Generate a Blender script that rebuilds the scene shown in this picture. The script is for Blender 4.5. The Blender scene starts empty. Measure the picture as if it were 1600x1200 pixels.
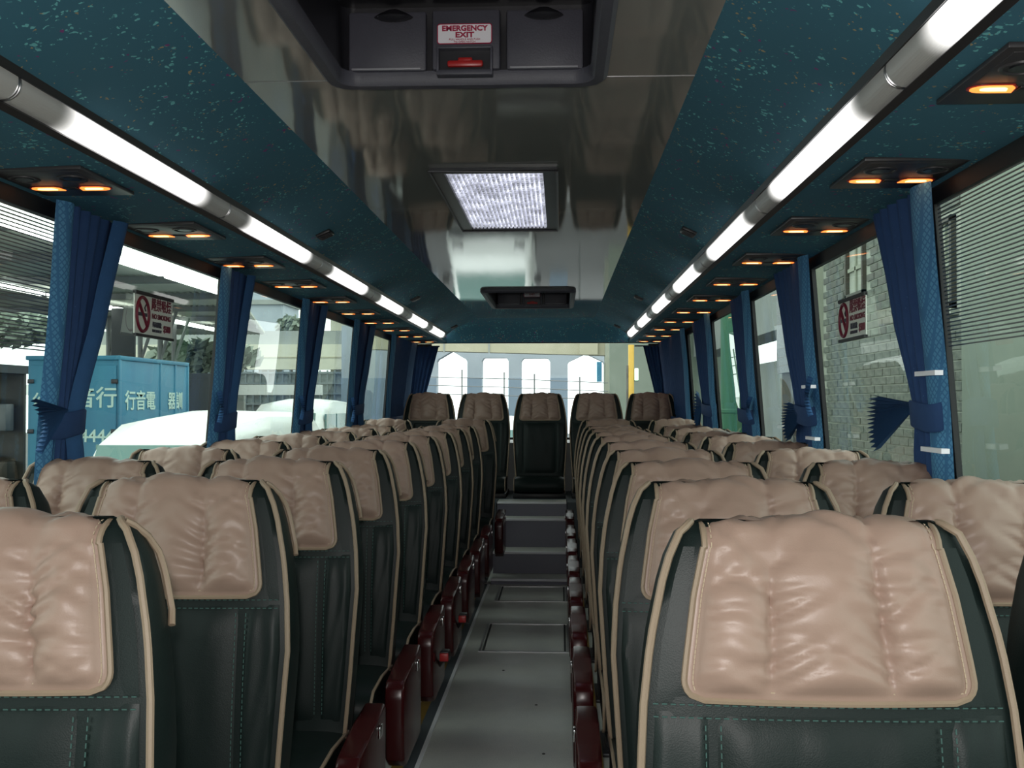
import bpy, bmesh, math, random
from mathutils import Vector, Matrix
PI = math.pi
sc = bpy.context.scene
COL = sc.collection

# ------------------------------------------------------------------ camera, world, exposure
F = 1640.0
cam = bpy.data.cameras.new('camera'); cam.sensor_width = 36.0; cam.lens = 36.0 * F / 1600.0
cam.clip_start = 0.05; cam.clip_end = 400
camo = bpy.data.objects.new('camera', cam); COL.objects.link(camo)
camo.location = (0.214, 0.0, 1.25)
camo.rotation_euler = (PI / 2 + math.atan(28 / F), 0, math.atan(75 / F))
sc.camera = camo

world = bpy.data.worlds.new('overcast_sky'); sc.world = world; world.use_nodes = True
wn = world.node_tree.nodes; wn['Background'].inputs[0].default_value = (0.93, 1.0, 0.98, 1)
wn['Background'].inputs[1].default_value = 2.6

# the photographer's flash, a hand's breadth above the lens
fl = bpy.data.lights.new('camera_flash', 'SPOT'); fl.energy = 62.0; fl.color = (1.0, 0.95, 0.92)
fl.spot_size = math.radians(86); fl.spot_blend = 0.5; fl.shadow_soft_size = 0.025
flo = bpy.data.objects.new('camera_flash', fl); COL.objects.link(flo)
flo.location = (0.19, -0.02, 1.33); flo.rotation_euler = (PI / 2 - 0.06, 0, math.atan(75 / F))

vs = sc.view_settings
vs.view_transform = 'Standard'; vs.look = 'None'; vs.gamma = 1.0; vs.use_curve_mapping = False
vs.exposure = 0.0
STRIP = 2.2

# ------------------------------------------------------------------ mesh helpers
class MB:
    def __init__(s): s.v = []; s.f = []
    def add(s, vs_, fs):
        b = len(s.v); s.v += [tuple(p) for p in vs_]; s.f += [tuple(i + b for i in q) for q in fs]; return s
    def box(s, x0, x1, y0, y1, z0, z1):
        return s.add([(x0,y0,z0),(x1,y0,z0),(x1,y1,z0),(x0,y1,z0),(x0,y0,z1),(x1,y0,z1),(x1,y1,z1),(x0,y1,z1)],
                     [(0,3,2,1),(4,5,6,7),(0,1,5,4),(1,2,6,5),(2,3,7,6),(3,0,4,7)])
    def rbox(s, x0, x1, y0, y1, z0, z1, r, seg=2):
        bm = bmesh.new(); bmesh.ops.create_cube(bm, size=1)
        for v in bm.verts:
            v.co = Vector(((x0+x1)/2 + v.co.x*(x1-x0), (y0+y1)/2 + v.co.y*(y1-y0), (z0+z1)/2 + v.co.z*(z1-z0)))
        bmesh.ops.bevel(bm, geom=list(bm.edges), offset=r, segments=seg, profile=0.5, affect='EDGES')
        return s.frombm(bm)
    def frombm(s, bm):
        bm.verts.index_update()
        s.add([v.co[:] for v in bm.verts], [[v.index for v in f.verts] for f in bm.faces]); bm.free(); return s
    def prism(s, poly, axis, a0, a1):
        n = len(poly)
        def P(p, a):
            return {'x': (a, p[0], p[1]), 'y': (p[0], a, p[1]), 'z': (p[0], p[1], a)}[axis]
        vs_ = [P(p, a0) for p in poly] + [P(p, a1) for p in poly]
        fs = [tuple(range(n))[::-1], tuple(range(n, 2*n))] + [(i, (i+1) % n, n+(i+1) % n, n+i) for i in range(n)]
        return s.add(vs_, fs)
    def tube(s, pts, r, n=6, closed=False, cap=True):
        pts = [Vector(p) for p in pts]; m = len(pts); vs_ = []; prev = None
        for i, p in enumerate(pts):
            a = pts[(i-1) % m] if (closed or i > 0) else p
            b = pts[(i+1) % m] if (closed or i < m-1) else p
            t = (b-a).normalized()
            if prev is None:
                u = t.orthogonal().normalized()
            else:
                u = (prev - t*prev.dot(t)); u = u.normalized() if u.length > 1e-6 else t.orthogonal().normalized()
            prev = u; w = t.cross(u)
            rr = r[i] if isinstance(r, (list, tuple)) else r
            for k in range(n):
                a_ = 2*PI*k/n; vs_.append(p + u*(math.cos(a_)*rr) + w*(math.sin(a_)*rr))
        fs = []
        for i in range(m if closed else m-1):
            for k in range(n):
                j = (i+1) % m
                fs.append((i*n+k, i*n+(k+1) % n, j*n+(k+1) % n, j*n+k))
        if cap and not closed:
            fs.append(tuple(range(n))[::-1]); fs.append(tuple((m-1)*n+k for k in range(n)))
        return s.add(vs_, fs)
    def grid(s, P, close=False):
        R = len(P); C_ = len(P[0]); vs_ = [p for row in P for p in row]; fs = []
        for i in range(R-1):
            for j in range(C_ if close else C_-1):
                k = (j+1) % C_
                fs.append((i*C_+j, i*C_+k, (i+1)*C_+k, (i+1)*C_+j))
        return s.add(vs_, fs)
    def mesh(s, name, mat, smooth=True, angle=40):
        me = bpy.data.meshes.new(name); me.from_pydata(s.v, [], s.f); me.update()
        bm = bmesh.new(); bm.from_mesh(me); bmesh.ops.recalc_face_normals(bm, faces=bm.faces); bm.to_mesh(me); bm.free()
        if mat is not None: me.materials.append(mat)
        if smooth:
            me.shade_smooth(); me.set_sharp_from_angle(angle=math.radians(angle))
        return me
    def build(s, name, mat, parent=None, smooth=True, angle=40, loc=None):
        return obj(name, s.mesh(name, mat, smooth, angle), parent, loc)

def obj(name, me, parent=None, loc=None, rot=None):
    o = bpy.data.objects.new(name, me); COL.objects.link(o)
    if parent is not None: o.parent = parent
    if loc is not None: o.location = loc
    if rot is not None: o.rotation_euler = rot
    return o
def empty(name, loc=(0, 0, 0), rz=0):
    o = bpy.data.objects.new(name, None); COL.objects.link(o); o.location = loc; o.rotation_euler = (0, 0, rz)
    o.empty_display_size = 0.1; return o
def tag(o, label, cat, group=None):
    o['label'] = label; o['category'] = cat
    if group: o['group'] = group
    return o
def struct(o, label, cat):
    o['kind'] = 'structure'; o['label'] = label; o['category'] = cat; return o
def text_mesh(body, size, mat, extrude=0.0006, align='CENTER', bold=0.0):
    cu = bpy.data.curves.new('t', 'FONT'); cu.body = body; cu.size = size; cu.align_x = align; cu.align_y = 'CENTER'
    cu.extrude = extrude; cu.offset = bold; cu.resolution_u = 3
    o = bpy.data.objects.new('t', cu); COL.objects.link(o)
    bpy.context.view_layer.update()
    dg = bpy.context.evaluated_depsgraph_get()
    me = bpy.data.meshes.new_from_object(o.evaluated_get(dg))
    bpy.data.objects.remove(o); bpy.data.curves.remove(cu)
    me.materials.clear(); me.materials.append(mat); return me
def interp(x, tab):
    if x <= tab[0][0]: return tab[0][1]
    for (a, va), (b, vb) in zip(tab, tab[1:]):
        if x <= b:
            t = (x-a)/(b-a); return va + (vb-va)*t
    return tab[-1][1]
def smooth_interp(x, tab):
    if x <= tab[0][0]: return tab[0][1]
    for (a, va), (b, vb) in zip(tab, tab[1:]):
        if x <= b:
            t = (x-a)/(b-a); t = t*t*(3-2*t); return va + (vb-va)*t
    return tab[-1][1]

# ------------------------------------------------------------------ materials
def mat(name, col, rough=0.5, metal=0.0, spec=0.5, emit=None, estr=0.0, coat=0.0):
    m = bpy.data.materials.new(name); m.use_nodes = True
    b = m.node_tree.nodes['Principled BSDF']
    b.inputs['Base Color'].default_value = (*col, 1); b.inputs['Roughness'].default_value = rough
    b.inputs['Metallic'].default_value = metal; b.inputs['Specular IOR Level'].default_value = spec
    b.inputs['Coat Weight'].default_value = coat; b.inputs['Coat Roughness'].default_value = 0.08
    if emit:
        b.inputs['Emission Color'].default_value = (*emit, 1); b.inputs['Emission Strength'].default_value = estr
    return m
class NT:
    def __init__(s, m): s.t = m.node_tree; s.n = s.t.nodes; s.b = s.n.get('Principled BSDF')
    def new(s, typ, **kw):
        n = s.n.new(typ)
        for k, v in kw.items(): setattr(n, k, v)
        return n
    def link(s, a, b): s.t.links.new(a, b)
    def math(s, op, a, b=None, c=None, clamp=False):
        n = s.new('ShaderNodeMath', operation=op); n.use_clamp = clamp
        for i, v in enumerate((a, b, c)):
            if v is None: continue
            if isinstance(v, (int, float)): n.inputs[i].default_value = v
            else: s.link(v, n.inputs[i])
        return n.outputs[0]
    def mix(s, fac, a, b):
        n = s.new('ShaderNodeMix', data_type='RGBA')
        for i, v in ((0, fac), (6, a), (7, b)):
            if isinstance(v, (int, float)): n.inputs[i].default_value = v
            elif isinstance(v, tuple): n.inputs[i].default_value = (*v, 1)
            else: s.link(v, n.inputs[i])
        return n.outputs[2]
    def coords(s, kind='Object', scale=(1, 1, 1), rot=(0, 0, 0)):
        tc = s.new('ShaderNodeTexCoord'); mp = s.new('ShaderNodeMapping')
        mp.inputs['Scale'].default_value = scale; mp.inputs['Rotation'].default_value = rot
        s.link(tc.outputs[kind], mp.inputs[0]); return mp.outputs[0]
    def noise(s, vec, scale, detail=3, rough=0.55, out='Fac'):
        n = s.new('ShaderNodeTexNoise'); n.inputs['Scale'].default_value = scale
        n.inputs['Detail'].default_value = detail; n.inputs['Roughness'].default_value = rough
        s.link(vec, n.inputs['Vector']); return n.outputs[out]
    def voro(s, vec, scale, feature='F1', metric='EUCLIDEAN'):
        n = s.new('ShaderNodeTexVoronoi', feature=feature); n.distance = metric
        n.inputs['Scale'].default_value = scale; s.link(vec, n.inputs['Vector']); return n
    def bump(s, h, strength=0.2, dist=0.01):
        n = s.new('ShaderNodeBump'); n.inputs['Strength'].default_value = strength
        n.inputs['Distance'].default_value = dist; s.link(h, n.inputs['Height']); s.link(n.outputs[0], s.b.inputs['Normal'])
def noisy(name, col, col2, scale=8, rough=0.6, bump=0.0, bscale=60, metal=0.0, kind='Object', stretch=(1, 1, 1), detail=4, spec=0.5):
    m = mat(name, col, rough, metal, spec); t = NT(m); v = t.coords(kind, stretch)
    n = t.noise(v, scale, detail); n = t.math('MULTIPLY_ADD', n, 2.2, -0.6, clamp=True)
    t.link(t.mix(n, col, col2), t.b.inputs['Base Color'])
    if bump: t.bump(t.noise(v, bscale, 3), bump, 0.004)
    return m

def leather(name, col, col2, rough, bump=0.25, scale=500):
    m = mat(name, col, rough, 0, 0.36 if col[0] > 0.1 else 0.22); t = NT(m); v = t.coords('Object')
    n = t.noise(v, 6, 3)
    t.link(t.mix(n, col, col2), t.b.inputs['Base Color'])
    vo = t.voro(v, scale); n2 = t.noise(v, 90, 3)
    h = t.math('ADD', vo.outputs['Distance'], t.math('MULTIPLY', n2, 1.2))
    t.bump(h, bump, 0.0012); return m
M = {}
M['pillow'] = leather('beige_leather', (0.285, 0.190, 0.150), (0.325, 0.220, 0.175), 0.40, 0.08)
M['piping'] = leather('beige_piping', (0.25, 0.185, 0.130), (0.28, 0.205, 0.145), 0.5, 0.1)
M['seat'] = leather('dark_green_leather', (0.0058, 0.0112, 0.0106), (0.0082, 0.0148, 0.014), 0.44, 0.10)
M['seatpanel'] = leather('dark_green_soft_leather', (0.0054, 0.0104, 0.0098), (0.0078, 0.0138, 0.013), 0.46, 0.14)
M['stitch_b'] = mat('beige_thread', (0.40, 0.31, 0.22), 0.8)
M['stitch_g'] = mat('green_thread', (0.035, 0.085, 0.075), 0.8)
M['redgloss'] = mat('dark_red_gloss', (0.045, 0.005, 0.006), 0.26, 0, 0.4)
M['redplastic'] = mat('red_plastic', (0.42, 0.02, 0.02), 0.35)
M['black'] = mat('black_plastic', (0.010, 0.010, 0.012), 0.42)
M['rubber'] = mat('black_rubber', (0.008, 0.008, 0.009), 0.55)
M['chrome'] = mat('chrome', (0.65, 0.65, 0.65), 0.18, 1.0)
M['alu'] = noisy('brushed_aluminium', (0.42, 0.42, 0.43), (0.55, 0.55, 0.56), 30, 0.32, 0, metal=0.9, stretch=(1, 30, 1))
M['palemetal'] = mat('pale_metal_edge', (0.82, 0.82, 0.86), 0.4)
M['darkmetal'] = mat('dark_metal', (0.05, 0.05, 0.055), 0.4, 0.6)
M['hatchgrey'] = noisy('hatch_plastic', (0.060, 0.060, 0.078), (0.070, 0.070, 0.090), 20, 0.5, 0.15, 250)
M['hatchdark'] = noisy('hatch_dark', (0.014, 0.014, 0.018), (0.022, 0.022, 0.027), 12, 0.35)
M['white'] = mat('white_label', (0.92, 0.90, 0.95), 0.4)
M['signwhite'] = mat('sign_plate', (0.72, 0.76, 0.68), 0.4)
M['red_ink'] = mat('red_ink', (0.40, 0.01, 0.06), 0.5)
M['dark_ink'] = mat('dark_ink', (0.03, 0.03, 0.05), 0.5)
M['maroon_ink'] = mat('maroon_ink', (0.16, 0.01, 0.03), 0.5)
M['panelbrown'] = noisy('panel_brown_plastic', (0.030, 0.027, 0.030), (0.040, 0.036, 0.038), 25, 0.38)
M['yellow'] = noisy('yellow_edge', (0.30, 0.17, 0.02), (0.18, 0.11, 0.02), 14, 0.6)
M['amber'] = mat('amber_lens', (0.9, 0.35, 0.08), 0.3, emit=(1.0, 0.24, 0.04), estr=2.0)
M['amberhot'] = mat('amber_bulb', (1, 0.8, 0.5), 0.3, emit=(1.0, 0.58, 0.26), estr=3.0)
M['wallgrey'] = noisy('side_lining', (0.06, 0.075, 0.085), (0.075, 0.09, 0.10), 10, 0.6, 0.1)

# aisle vinyl: grey with fine flecks and scuffs
def floor_mat():
    m = mat('grey_vinyl', (0.16, 0.16, 0.155), 0.38); t = NT(m); v = t.coords('Object')
    fine = t.math('MULTIPLY_ADD', t.noise(v, 260, 2), 3.0, -1.0, clamp=True)
    big = t.math('MULTIPLY_ADD', t.noise(v, 5, 5), 2.4, -0.7, clamp=True)
    c = t.mix(fine, (0.40, 0.405, 0.39), (0.52, 0.525, 0.50)); c2 = t.mix(fine, (0.54, 0.54, 0.50), (0.66, 0.66, 0.61))
    t.link(t.mix(big, c, c2), t.b.inputs['Base Color'])
    t.link(t.math('MULTIPLY_ADD', big, 0.18, 0.28), t.b.inputs['Roughness']); t.bump(fine, 0.06, 0.001)
    return m
M['floor'] = floor_mat()

# moquette: deep teal with cyan, ochre and magenta flecks
def moquette():
    m = mat('teal_moquette', (0.013, 0.05, 0.065), 0.75, 0, 0.25); t = NT(m)
    v0 = t.coords('Object', (1.0, 0.75, 1.0))
    w = t.noise(v0, 14, 2, out='Color')
    sub = t.new('ShaderNodeVectorMath', operation='MULTIPLY_ADD')
    t.link(w, sub.inputs[0]); sub.inputs[1].default_value = (0.05, 0.05, 0.05); t.link(v0, sub.inputs[2]); v = sub.outputs[0]
    wv = t.noise(v0, 70, 2, out='Color')
    sub2 = t.new('ShaderNodeVectorMath', operation='MULTIPLY_ADD')
    t.link(wv, sub2.inputs[0]); sub2.inputs[1].default_value = (0.016, 0.016, 0.016); t.link(v, sub2.inputs[2]); vv = sub2.outputs[0]
    def flecks(scale, size, lo, hi, nscale, a, b):
        vo = t.voro(vv, scale); sep = t.new('ShaderNodeSeparateColor'); t.link(vo.outputs['Color'], sep.inputs[0])
        pick = t.math('MULTIPLY', t.math('GREATER_THAN', sep.outputs[0], lo), t.math('LESS_THAN', sep.outputs[0], hi))
        near = t.math('LESS_THAN', vo.outputs['Distance'], t.math('MULTIPLY_ADD', sep.outputs[1], size, size*0.35))
        n = t.noise(v0, nscale, 2)
        band = t.math('MULTIPLY', t.math('GREATER_THAN', n, a), t.math('LESS_THAN', n, b))
        return t.math('MULTIPLY', t.math('MULTIPLY', pick, near), band)
    n0 = t.noise(v0, 3.0, 2)
    base = t.mix(n0, (0.056, 0.175, 0.245), (0.070, 0.205, 0.280))
    c1 = flecks(80, 0.31, 0.0, 0.70, 9, 0.53, 0.65)
    c2 = flecks(120, 0.24, 0.0, 0.16, 11, 0.0, 1.0)
    o1 = flecks(105, 0.30, 0.2, 0.85, 8, 0.478, 0.512)
    m1 = flecks(60, 0.32, 0.0, 0.35, 13, 0.36, 0.43)
    c = t.mix(c1, base, (0.20, 0.60, 0.62)); c = t.mix(t.math('MULTIPLY', c2, 0.6), c, (0.16, 0.50, 0.53))
    c = t.mix(t.math('MULTIPLY', o1, 0.8), c, (0.60, 0.42, 0.18)); c = t.mix(t.math('MULTIPLY', m1, 0.8), c, (0.30, 0.05, 0.24))
    t.link(c, t.b.inputs['Base Color']); t.bump(t.noise(v0, 700, 1), 0.1, 0.001)
    return m
M['moquette'] = moquette()

def ceiling_mat():
    m = mat('grey_gloss_laminate', (0.13, 0.135, 0.128), 0.10, 0.0, 0.62); t = NT(m)
    v = t.coords('Object', (1, 0.12, 1)); n = t.noise(v, 6, 2); g = t.noise(t.coords('Object'), 420, 2)
    t.link(t.mix(g, (0.20, 0.203, 0.188), (0.235, 0.24, 0.222)), t.b.inputs['Base Color'])
    t.link(t.math('MULTIPLY_ADD', n, 0.04, 0.03), t.b.inputs['Roughness'])
    t.bump(t.math('ADD', n, t.math('MULTIPLY', g, 0.01)), 0.035, 0.02); return m
M['ceiling'] = ceiling_mat()

def diffuser_mat():
    m = mat('strip_diffuser', (0.5, 0.5, 0.47), 0.35, 0.0, 0.5); t = NT(m)
    tc = t.new('ShaderNodeTexCoord'); sp = t.new('ShaderNodeSeparateXYZ'); t.link(tc.outputs['Object'], sp.inputs[0])
    a = t.math('ABSOLUTE', sp.outputs[1])
    k = t.math('DIVIDE', t.math('SUBTRACT', 0.475, a), 0.10, clamp=True); k = t.math('POWER', k, 2.2)
    k = t.math('ADD', t.math('MULTIPLY', k, STRIP), 0.02)
    t.b.inputs['Emission Color'].default_value = (1.0, 0.985, 0.95, 1); t.link(k, t.b.inputs['Emission Strength'])
    ribs = t.math('SINE', t.math('MULTIPLY', sp.outputs[0], 1800)); t.bump(ribs, 0.15, 0.001); return m
M['diffuser'] = diffuser_mat()

def glass_mat(name, tint, ior=1.45, rough=0.0):
    m = bpy.data.materials.new(name); m.use_nodes = True; n = m.node_tree.nodes; l = m.node_tree.links
    n.remove(n['Principled BSDF']); out = n['Material Output']
    tr = n.new('ShaderNodeBsdfTransparent'); tr.inputs[0].default_value = (*tint, 1)
    gl = n.new('ShaderNodeBsdfGlossy'); gl.inputs['Roughness'].default_value = rough
    ge = n.new('ShaderNodeNewGeometry'); dt = n.new('ShaderNodeVectorMath'); dt.operation = 'DOT_PRODUCT'
    l.new(ge.outputs['Normal'], dt.inputs[0]); l.new(ge.outputs['Incoming'], dt.inputs[1])
    def mth(op, a, b):
        q = n.new('ShaderNodeMath'); q.operation = op; q.use_clamp = False
        for i, v in enumerate((a, b)):
            if v is None: continue
            if isinstance(v, float): q.inputs[i].default_value = v
            else: l.new(v, q.inputs[i])
        return q.outputs[0]
    f0 = ((ior-1)/(ior+1))**2
    p5 = mth('POWER', mth('SUBTRACT', 1.0, mth('ABSOLUTE', dt.outputs['Value'], None)), 5.0)
    fac = mth('ADD', mth('MULTIPLY', p5, 1.0-f0), f0)
    mx = n.new('ShaderNodeMixShader'); l.new(fac, mx.inputs[0]); l.new(tr.outputs[0], mx.inputs[1])
    l.new(gl.outputs[0], mx.inputs[2]); l.new(mx.outputs[0], out.inputs[0]); return m
M['glass'] = glass_mat('tinted_glass', (0.80, 0.90, 0.84))
M['glass_r'] = M['glass']
M['clearglass'] = glass_mat('clear_glass', (0.93, 0.97, 0.96), 1.2)

def curtain_mat(name, c1, c2, lattice=False):
    m = mat(name, c1, 0.8, 0, 0.25); t = NT(m); v = t.coords('Object')
    n = t.noise(v, 25, 3); c = t.mix(n, c1, c2)
    if lattice:
        vo = t.voro(t.coords('Object', (1, 1, 1), (PI/4, 0, 0)), 75, metric='CHEBYCHEV'); vo.inputs['Randomness'].default_value = 0.0
        k = t.math('GREATER_THAN', vo.outputs['Distance'], 0.36)
        c = t.mix(t.math('MULTIPLY', k, 0.55), c, (0.02, 0.085, 0.22)); t.bump(vo.outputs['Distance'], 0.4, 0.002)
    else:
        sp = t.voro(v, 55); k = t.math('LESS_THAN', sp.outputs['Distance'], 0.06)
        c = t.mix(t.math('MULTIPLY', k, 0.5), c, (0.12, 0.25, 0.42)); t.bump(t.noise(v, 350, 2), 0.25, 0.002)
    t.link(c, t.b.inputs['Base Color']); return m
M['curtain'] = curtain_mat('navy_curtain', (0.020, 0.050, 0.135), (0.028, 0.068, 0.175))
M['band'] = curtain_mat('blue_lace_band', (0.085, 0.255, 0.44), (0.10, 0.29, 0.49), True)
M['frill'] = curtain_mat('blue_frill', (0.028, 0.085, 0.20), (0.036, 0.105, 0.25))

# outside
M['asphalt'] = noisy('asphalt', (0.06, 0.06, 0.06), (0.10, 0.10, 0.10), 3, 0.9, 0.2)
M['brick'] = noisy('painted_brick', (0.085, 0.10, 0.085), (0.19, 0.205, 0.17), 6, 0.8, 0.5, 60, kind='Object', stretch=(1, 2, 5))
M['brickred'] = noisy('worn_brick', (0.075, 0.075, 0.068), (0.17, 0.175, 0.15), 8, 0.8, 0.5, 60)
M['mortar'] = noisy('mortar', (0.34, 0.365, 0.31), (0.44, 0.46, 0.39), 6, 0.9, 0.3)
M['plaster'] = noisy('grey_green_plaster', (0.19, 0.225, 0.18), (0.225, 0.26, 0.21), 2, 0.85, 0.1)
M['plasterlight'] = noisy('pale_plaster', (0.30, 0.32, 0.255), (0.35, 0.37, 0.295), 3, 0.85)
M['granite'] = noisy('granite_panel', (0.18, 0.19, 0.21), (0.42, 0.42, 0.44), 40, 0.5)
M['darkbrown'] = noisy('dark_brown_door', (0.05, 0.045, 0.035), (0.07, 0.06, 0.045), 6, 0.6)
M['greenpaint'] = noisy('green_paint', (0.035, 0.16, 0.085), (0.06, 0.21, 0.11), 4, 0.5, stretch=(1, 1, 0.2))
M['truckblue'] = noisy('truck_blue_paint', (0.022, 0.15, 0.27), (0.045, 0.22, 0.33), 1.6, 0.55, 0.05, 10, stretch=(1, 1, 0.5))
M['trucktext'] = mat('pale_truck_letters', (0.50, 0.66, 0.60), 0.6)
M['vanwhite'] = mat('white_car_paint', (0.86, 0.88, 0.85), 0.25)
M['vanglass'] = mat('car_window', (0.10, 0.20, 0.18), 0.1)
M['canopy'] = noisy('corrugated_roof', (0.36, 0.38, 0.33), (0.52, 0.54, 0.48), 1.5, 0.6, stretch=(1, 0.15, 1))
M['tube'] = mat('fluorescent_tube', (1, 1, 1), 0.5, emit=(1, 1, 0.97), estr=6.0)
M['skylight'] = mat('translucent_roof_panel', (0.9, 0.92, 0.88), 0.5, emit=(0.95, 1.0, 0.95), estr=1.3)  # emission stands in for daylight passing through the panel
M['steel'] = mat('grey_steel', (0.18, 0.19, 0.19), 0.5, 0.3)
M['cream'] = noisy('cream_paint', (0.55, 0.54, 0.44), (0.62, 0.61, 0.50), 2, 0.8)
M['creamdark'] = noisy('cream_beam_paint', (0.40, 0.38, 0.27), (0.48, 0.45, 0.33), 2, 0.8)
M['concrete'] = noisy('concrete', (0.26, 0.28, 0.27), (0.34, 0.36, 0.34), 1, 0.85)
M['bluegrey'] = noisy('blue_grey_wall', (0.36, 0.41, 0.46), (0.42, 0.47, 0.52), 1, 0.8)
M['bluegreydark'] = noisy('blue_grey_dado', (0.22, 0.29, 0.37), (0.26, 0.33, 0.41), 1, 0.8)
M['yellowpost'] = noisy('yellow_post_paint', (0.62, 0.38, 0.05), (0.72, 0.46, 0.08), 3, 0.5)
M['leaf'] = noisy('leaves', (0.20, 0.25, 0.20), (0.32, 0.37, 0.30), 5, 0.7)
M['glow'] = mat('lit_green_box', (0.6, 1, 0.6), 0.4, emit=(0.75, 1.0, 0.70), estr=1.5)
M['darkgrey'] = mat('dark_grey_board', (0.05, 0.055, 0.06), 0.6)

# ------------------------------------------------------------------ bus shell
def wallx(z): return 1.155 + 0.075*(1.79 - z)
Y0, Y1 = -1.9, 9.75
CZ = 2.0
# floor
fl_root = MB().box(-1.30, 1.30, Y0, Y1, -0.06, 0.0).build('floor', M['floor'], smooth=False)
struct(fl_root, 'grey speckled vinyl aisle floor running to the rear steps', 'floor')
def floor_part(name, mb, m): return mb.build(name, m, fl_root, smooth=False)
floor_part('metal_edge', MB().box(-0.282, -0.268, Y0, 7.2, 0, 0.006), M['palemetal'])
floor_part('metal_edge', MB().box(0.268, 0.276, Y0, 7.2, 0, 0.006), M['palemetal'])
floor_part('edge_trim', MB().box(-0.322, -0.276, Y0, 7.2, 0, 0.004), M['wallgrey'])
floor_part('edge_trim', MB().box(0.276, 0.322, Y0, 7.2, 0, 0.004), M['wallgrey'])
floor_part('yellow_strip', MB().box(-0.362, -0.322, Y0, 7.2, 0, 0.005), M['yellow'])
floor_part('yellow_strip', MB().box(0.322, 0.362, Y0, 7.2, 0, 0.005), M['yellow'])
for a, b in ((5.27, 5.92), (6.60, 7.12)):
    fr = MB(); x0, x1 = -0.190, 0.255
    for (p, q, r, s_) in ((x0, x1, a-.012, a+.004), (x0, x1, b-.004, b+.012)): fr.box(p, q, r, s_, 0, 0.003)
    for (p, q) in ((x0-.006, x0+.006), (x1-.006, x1+.006)): fr.box(p, q, a, b, 0, 0.003)
    floor_part('trapdoor_frame', fr, M['alu'])
    gr = MB()
    gr.box(x0+.012, x0+.022, a+.01, b-.01, 0.0005, 0.0025); gr.box(x1-.022, x1-.012, a+.01, b-.01, 0.0005, 0.0025)
    gr.box(x0+.012, x1-.012, a+.006, a+.010, 0.0005, 0.0025)
    floor_part('trapdoor_groove', gr, M['rubber'])
floor_part('floor_seam', MB().box(-0.268, 0.268, 3.30, 3.304, 0, 0.0012), M['rubber'])
for sx, sy in ((0.155, 3.75), (0.115, 4.35), (-0.05, 4.9)):
    floor_part('screw', MB().prism([(sx+.006*math.cos(a*PI/4), sy+.006*math.sin(a*PI/4)) for a in range(8)], 'z', 0, 0.002), M['rubber'])

# steps up to the rear bench
M['stepriser'] = mat('purple_grey_riser', (0.12, 0.12, 0.16), 0.35)
steps = empty('rear_steps', (0, 7.2, 0)); struct(steps, 'steps with bright metal nosings climbing to the rear bench', 'steps')
st = [(7.2, 0.035), (7.45, 0.185), (7.72, 0.388), (7.95, 0.49)]
for i, (y, z) in enumerate(st):
    y2 = st[i+1][0] if i < 3 else 8.2
    MB().box(-0.262, 0.262, y-7.2, y2-7.2, 0.0, z-0.004).build('riser', M['stepriser'], steps, smooth=False)
    MB().box(-0.262, 0.262, y-7.2+.02, y2-7.2, z-0.004, z).build('tread', M['floor'], steps, smooth=False)
    MB().rbox(-0.262, 0.262, y-7.2-.008, y-7.2+.022, z-.012, z+.004, 0.004).build('nosing', M['palemetal'], steps)
bench_box = MB().box(-1.24, 1.24, 8.2, 9.0, 0, 0.49).box(-1.24, -0.268, 7.95, 8.2, 0, 0.49).box(0.268, 1.24, 7.95, 8.2, 0, 0.49).build('trim_1', M['wallgrey'], smooth=False)
struct(bench_box, 'dark raised platform under the rear bench of seats', 'platform')

# ceiling: grey laminate centre with openings, sloped moquette panels, soffits, rear bulkhead
HAT = [(1.30, 2.41), (7.0, 8.2)]; LAMP = (3.34, 4.50)
ceil = empty('ceiling'); struct(ceil, 'glossy grey bus ceiling flanked by teal flecked fabric panels', 'ceiling')
xs = [-0.524, -0.30, -0.20, 0.20, 0.30, 0.524]
ys = [Y0, 1.30, 2.41, 3.34, 4.50, 7.0, 8.2, 9.35]
def hole(i, j):
    if j in (1, 5): return 1 <= i <= 3
    if j == 3: return i == 2
    return False
def arch(x): return CZ + 0.012*(1 - (x/0.524)**2)
mb = MB()
for i in range(5):
    for j in range(7):
        if not hole(i, j): mb.box(xs[i], xs[i+1], ys[j], ys[j+1], CZ, CZ+0.02)
mb.build('centre_panel', M['ceiling'], ceil, smooth=False)
for a, b in ((-0.524, -0.302), (0.302, 0.524)):
    MB().box(a, b, 2.4155, 2.4185, CZ-0.0012, CZ+0.001).build('panel_seam', M['alu'], ceil, smooth=False)
for s in (-1, 1):
    prof = [(0.520, 2.004), (0.528, 1.998), (0.60, 1.966), (0.70, 1.922), (0.772, 1.888), (0.795, 1.876), (0.800, 1.866)]
    back = [(0.82, 1.88), (0.70, 1.95), (0.525, 2.03)]
    MB().prism([(s*x, z) for x, z in prof + back], 'y', Y0, 9.4).build('sloped_panel', M['moquette'], ceil, angle=25)
    prof = [(0.842, 1.815), (0.850, 1.8065), (0.90, 1.8005), (1.10, 1.793), (1.165, 1.788), (1.165, 1.83), (0.85, 1.86)]
    MB().prism([(s*x, z) for x, z in prof], 'y', Y0, 9.75).build('soffit_panel', M['moquette'], ceil, angle=25)
    # dark channel behind the strip lights and its two lips
    MB().prism([(s*0.822, 1.885), (s*0.86, 1.83), (s*0.90, 1.85), (s*0.85, 1.91)], 'y', Y0, 9.4).build('light_channel', M['darkmetal'], ceil, smooth=False)
    MB().prism([(s*0.794, 1.876), (s*0.801, 1.862), (s*0.808, 1.865), (s*0.82, 1.888)], 'y', Y0, 9.4).build('channel_lip', M['darkmetal'], ceil, smooth=False)
    MB().prism([(s*0.836, 1.814), (s*0.850, 1.806), (s*0.862, 1.812), (s*0.846, 1.826)], 'y', Y0, 9.4).build('channel_lip', M['darkmetal'], ceil, smooth=False)
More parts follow.
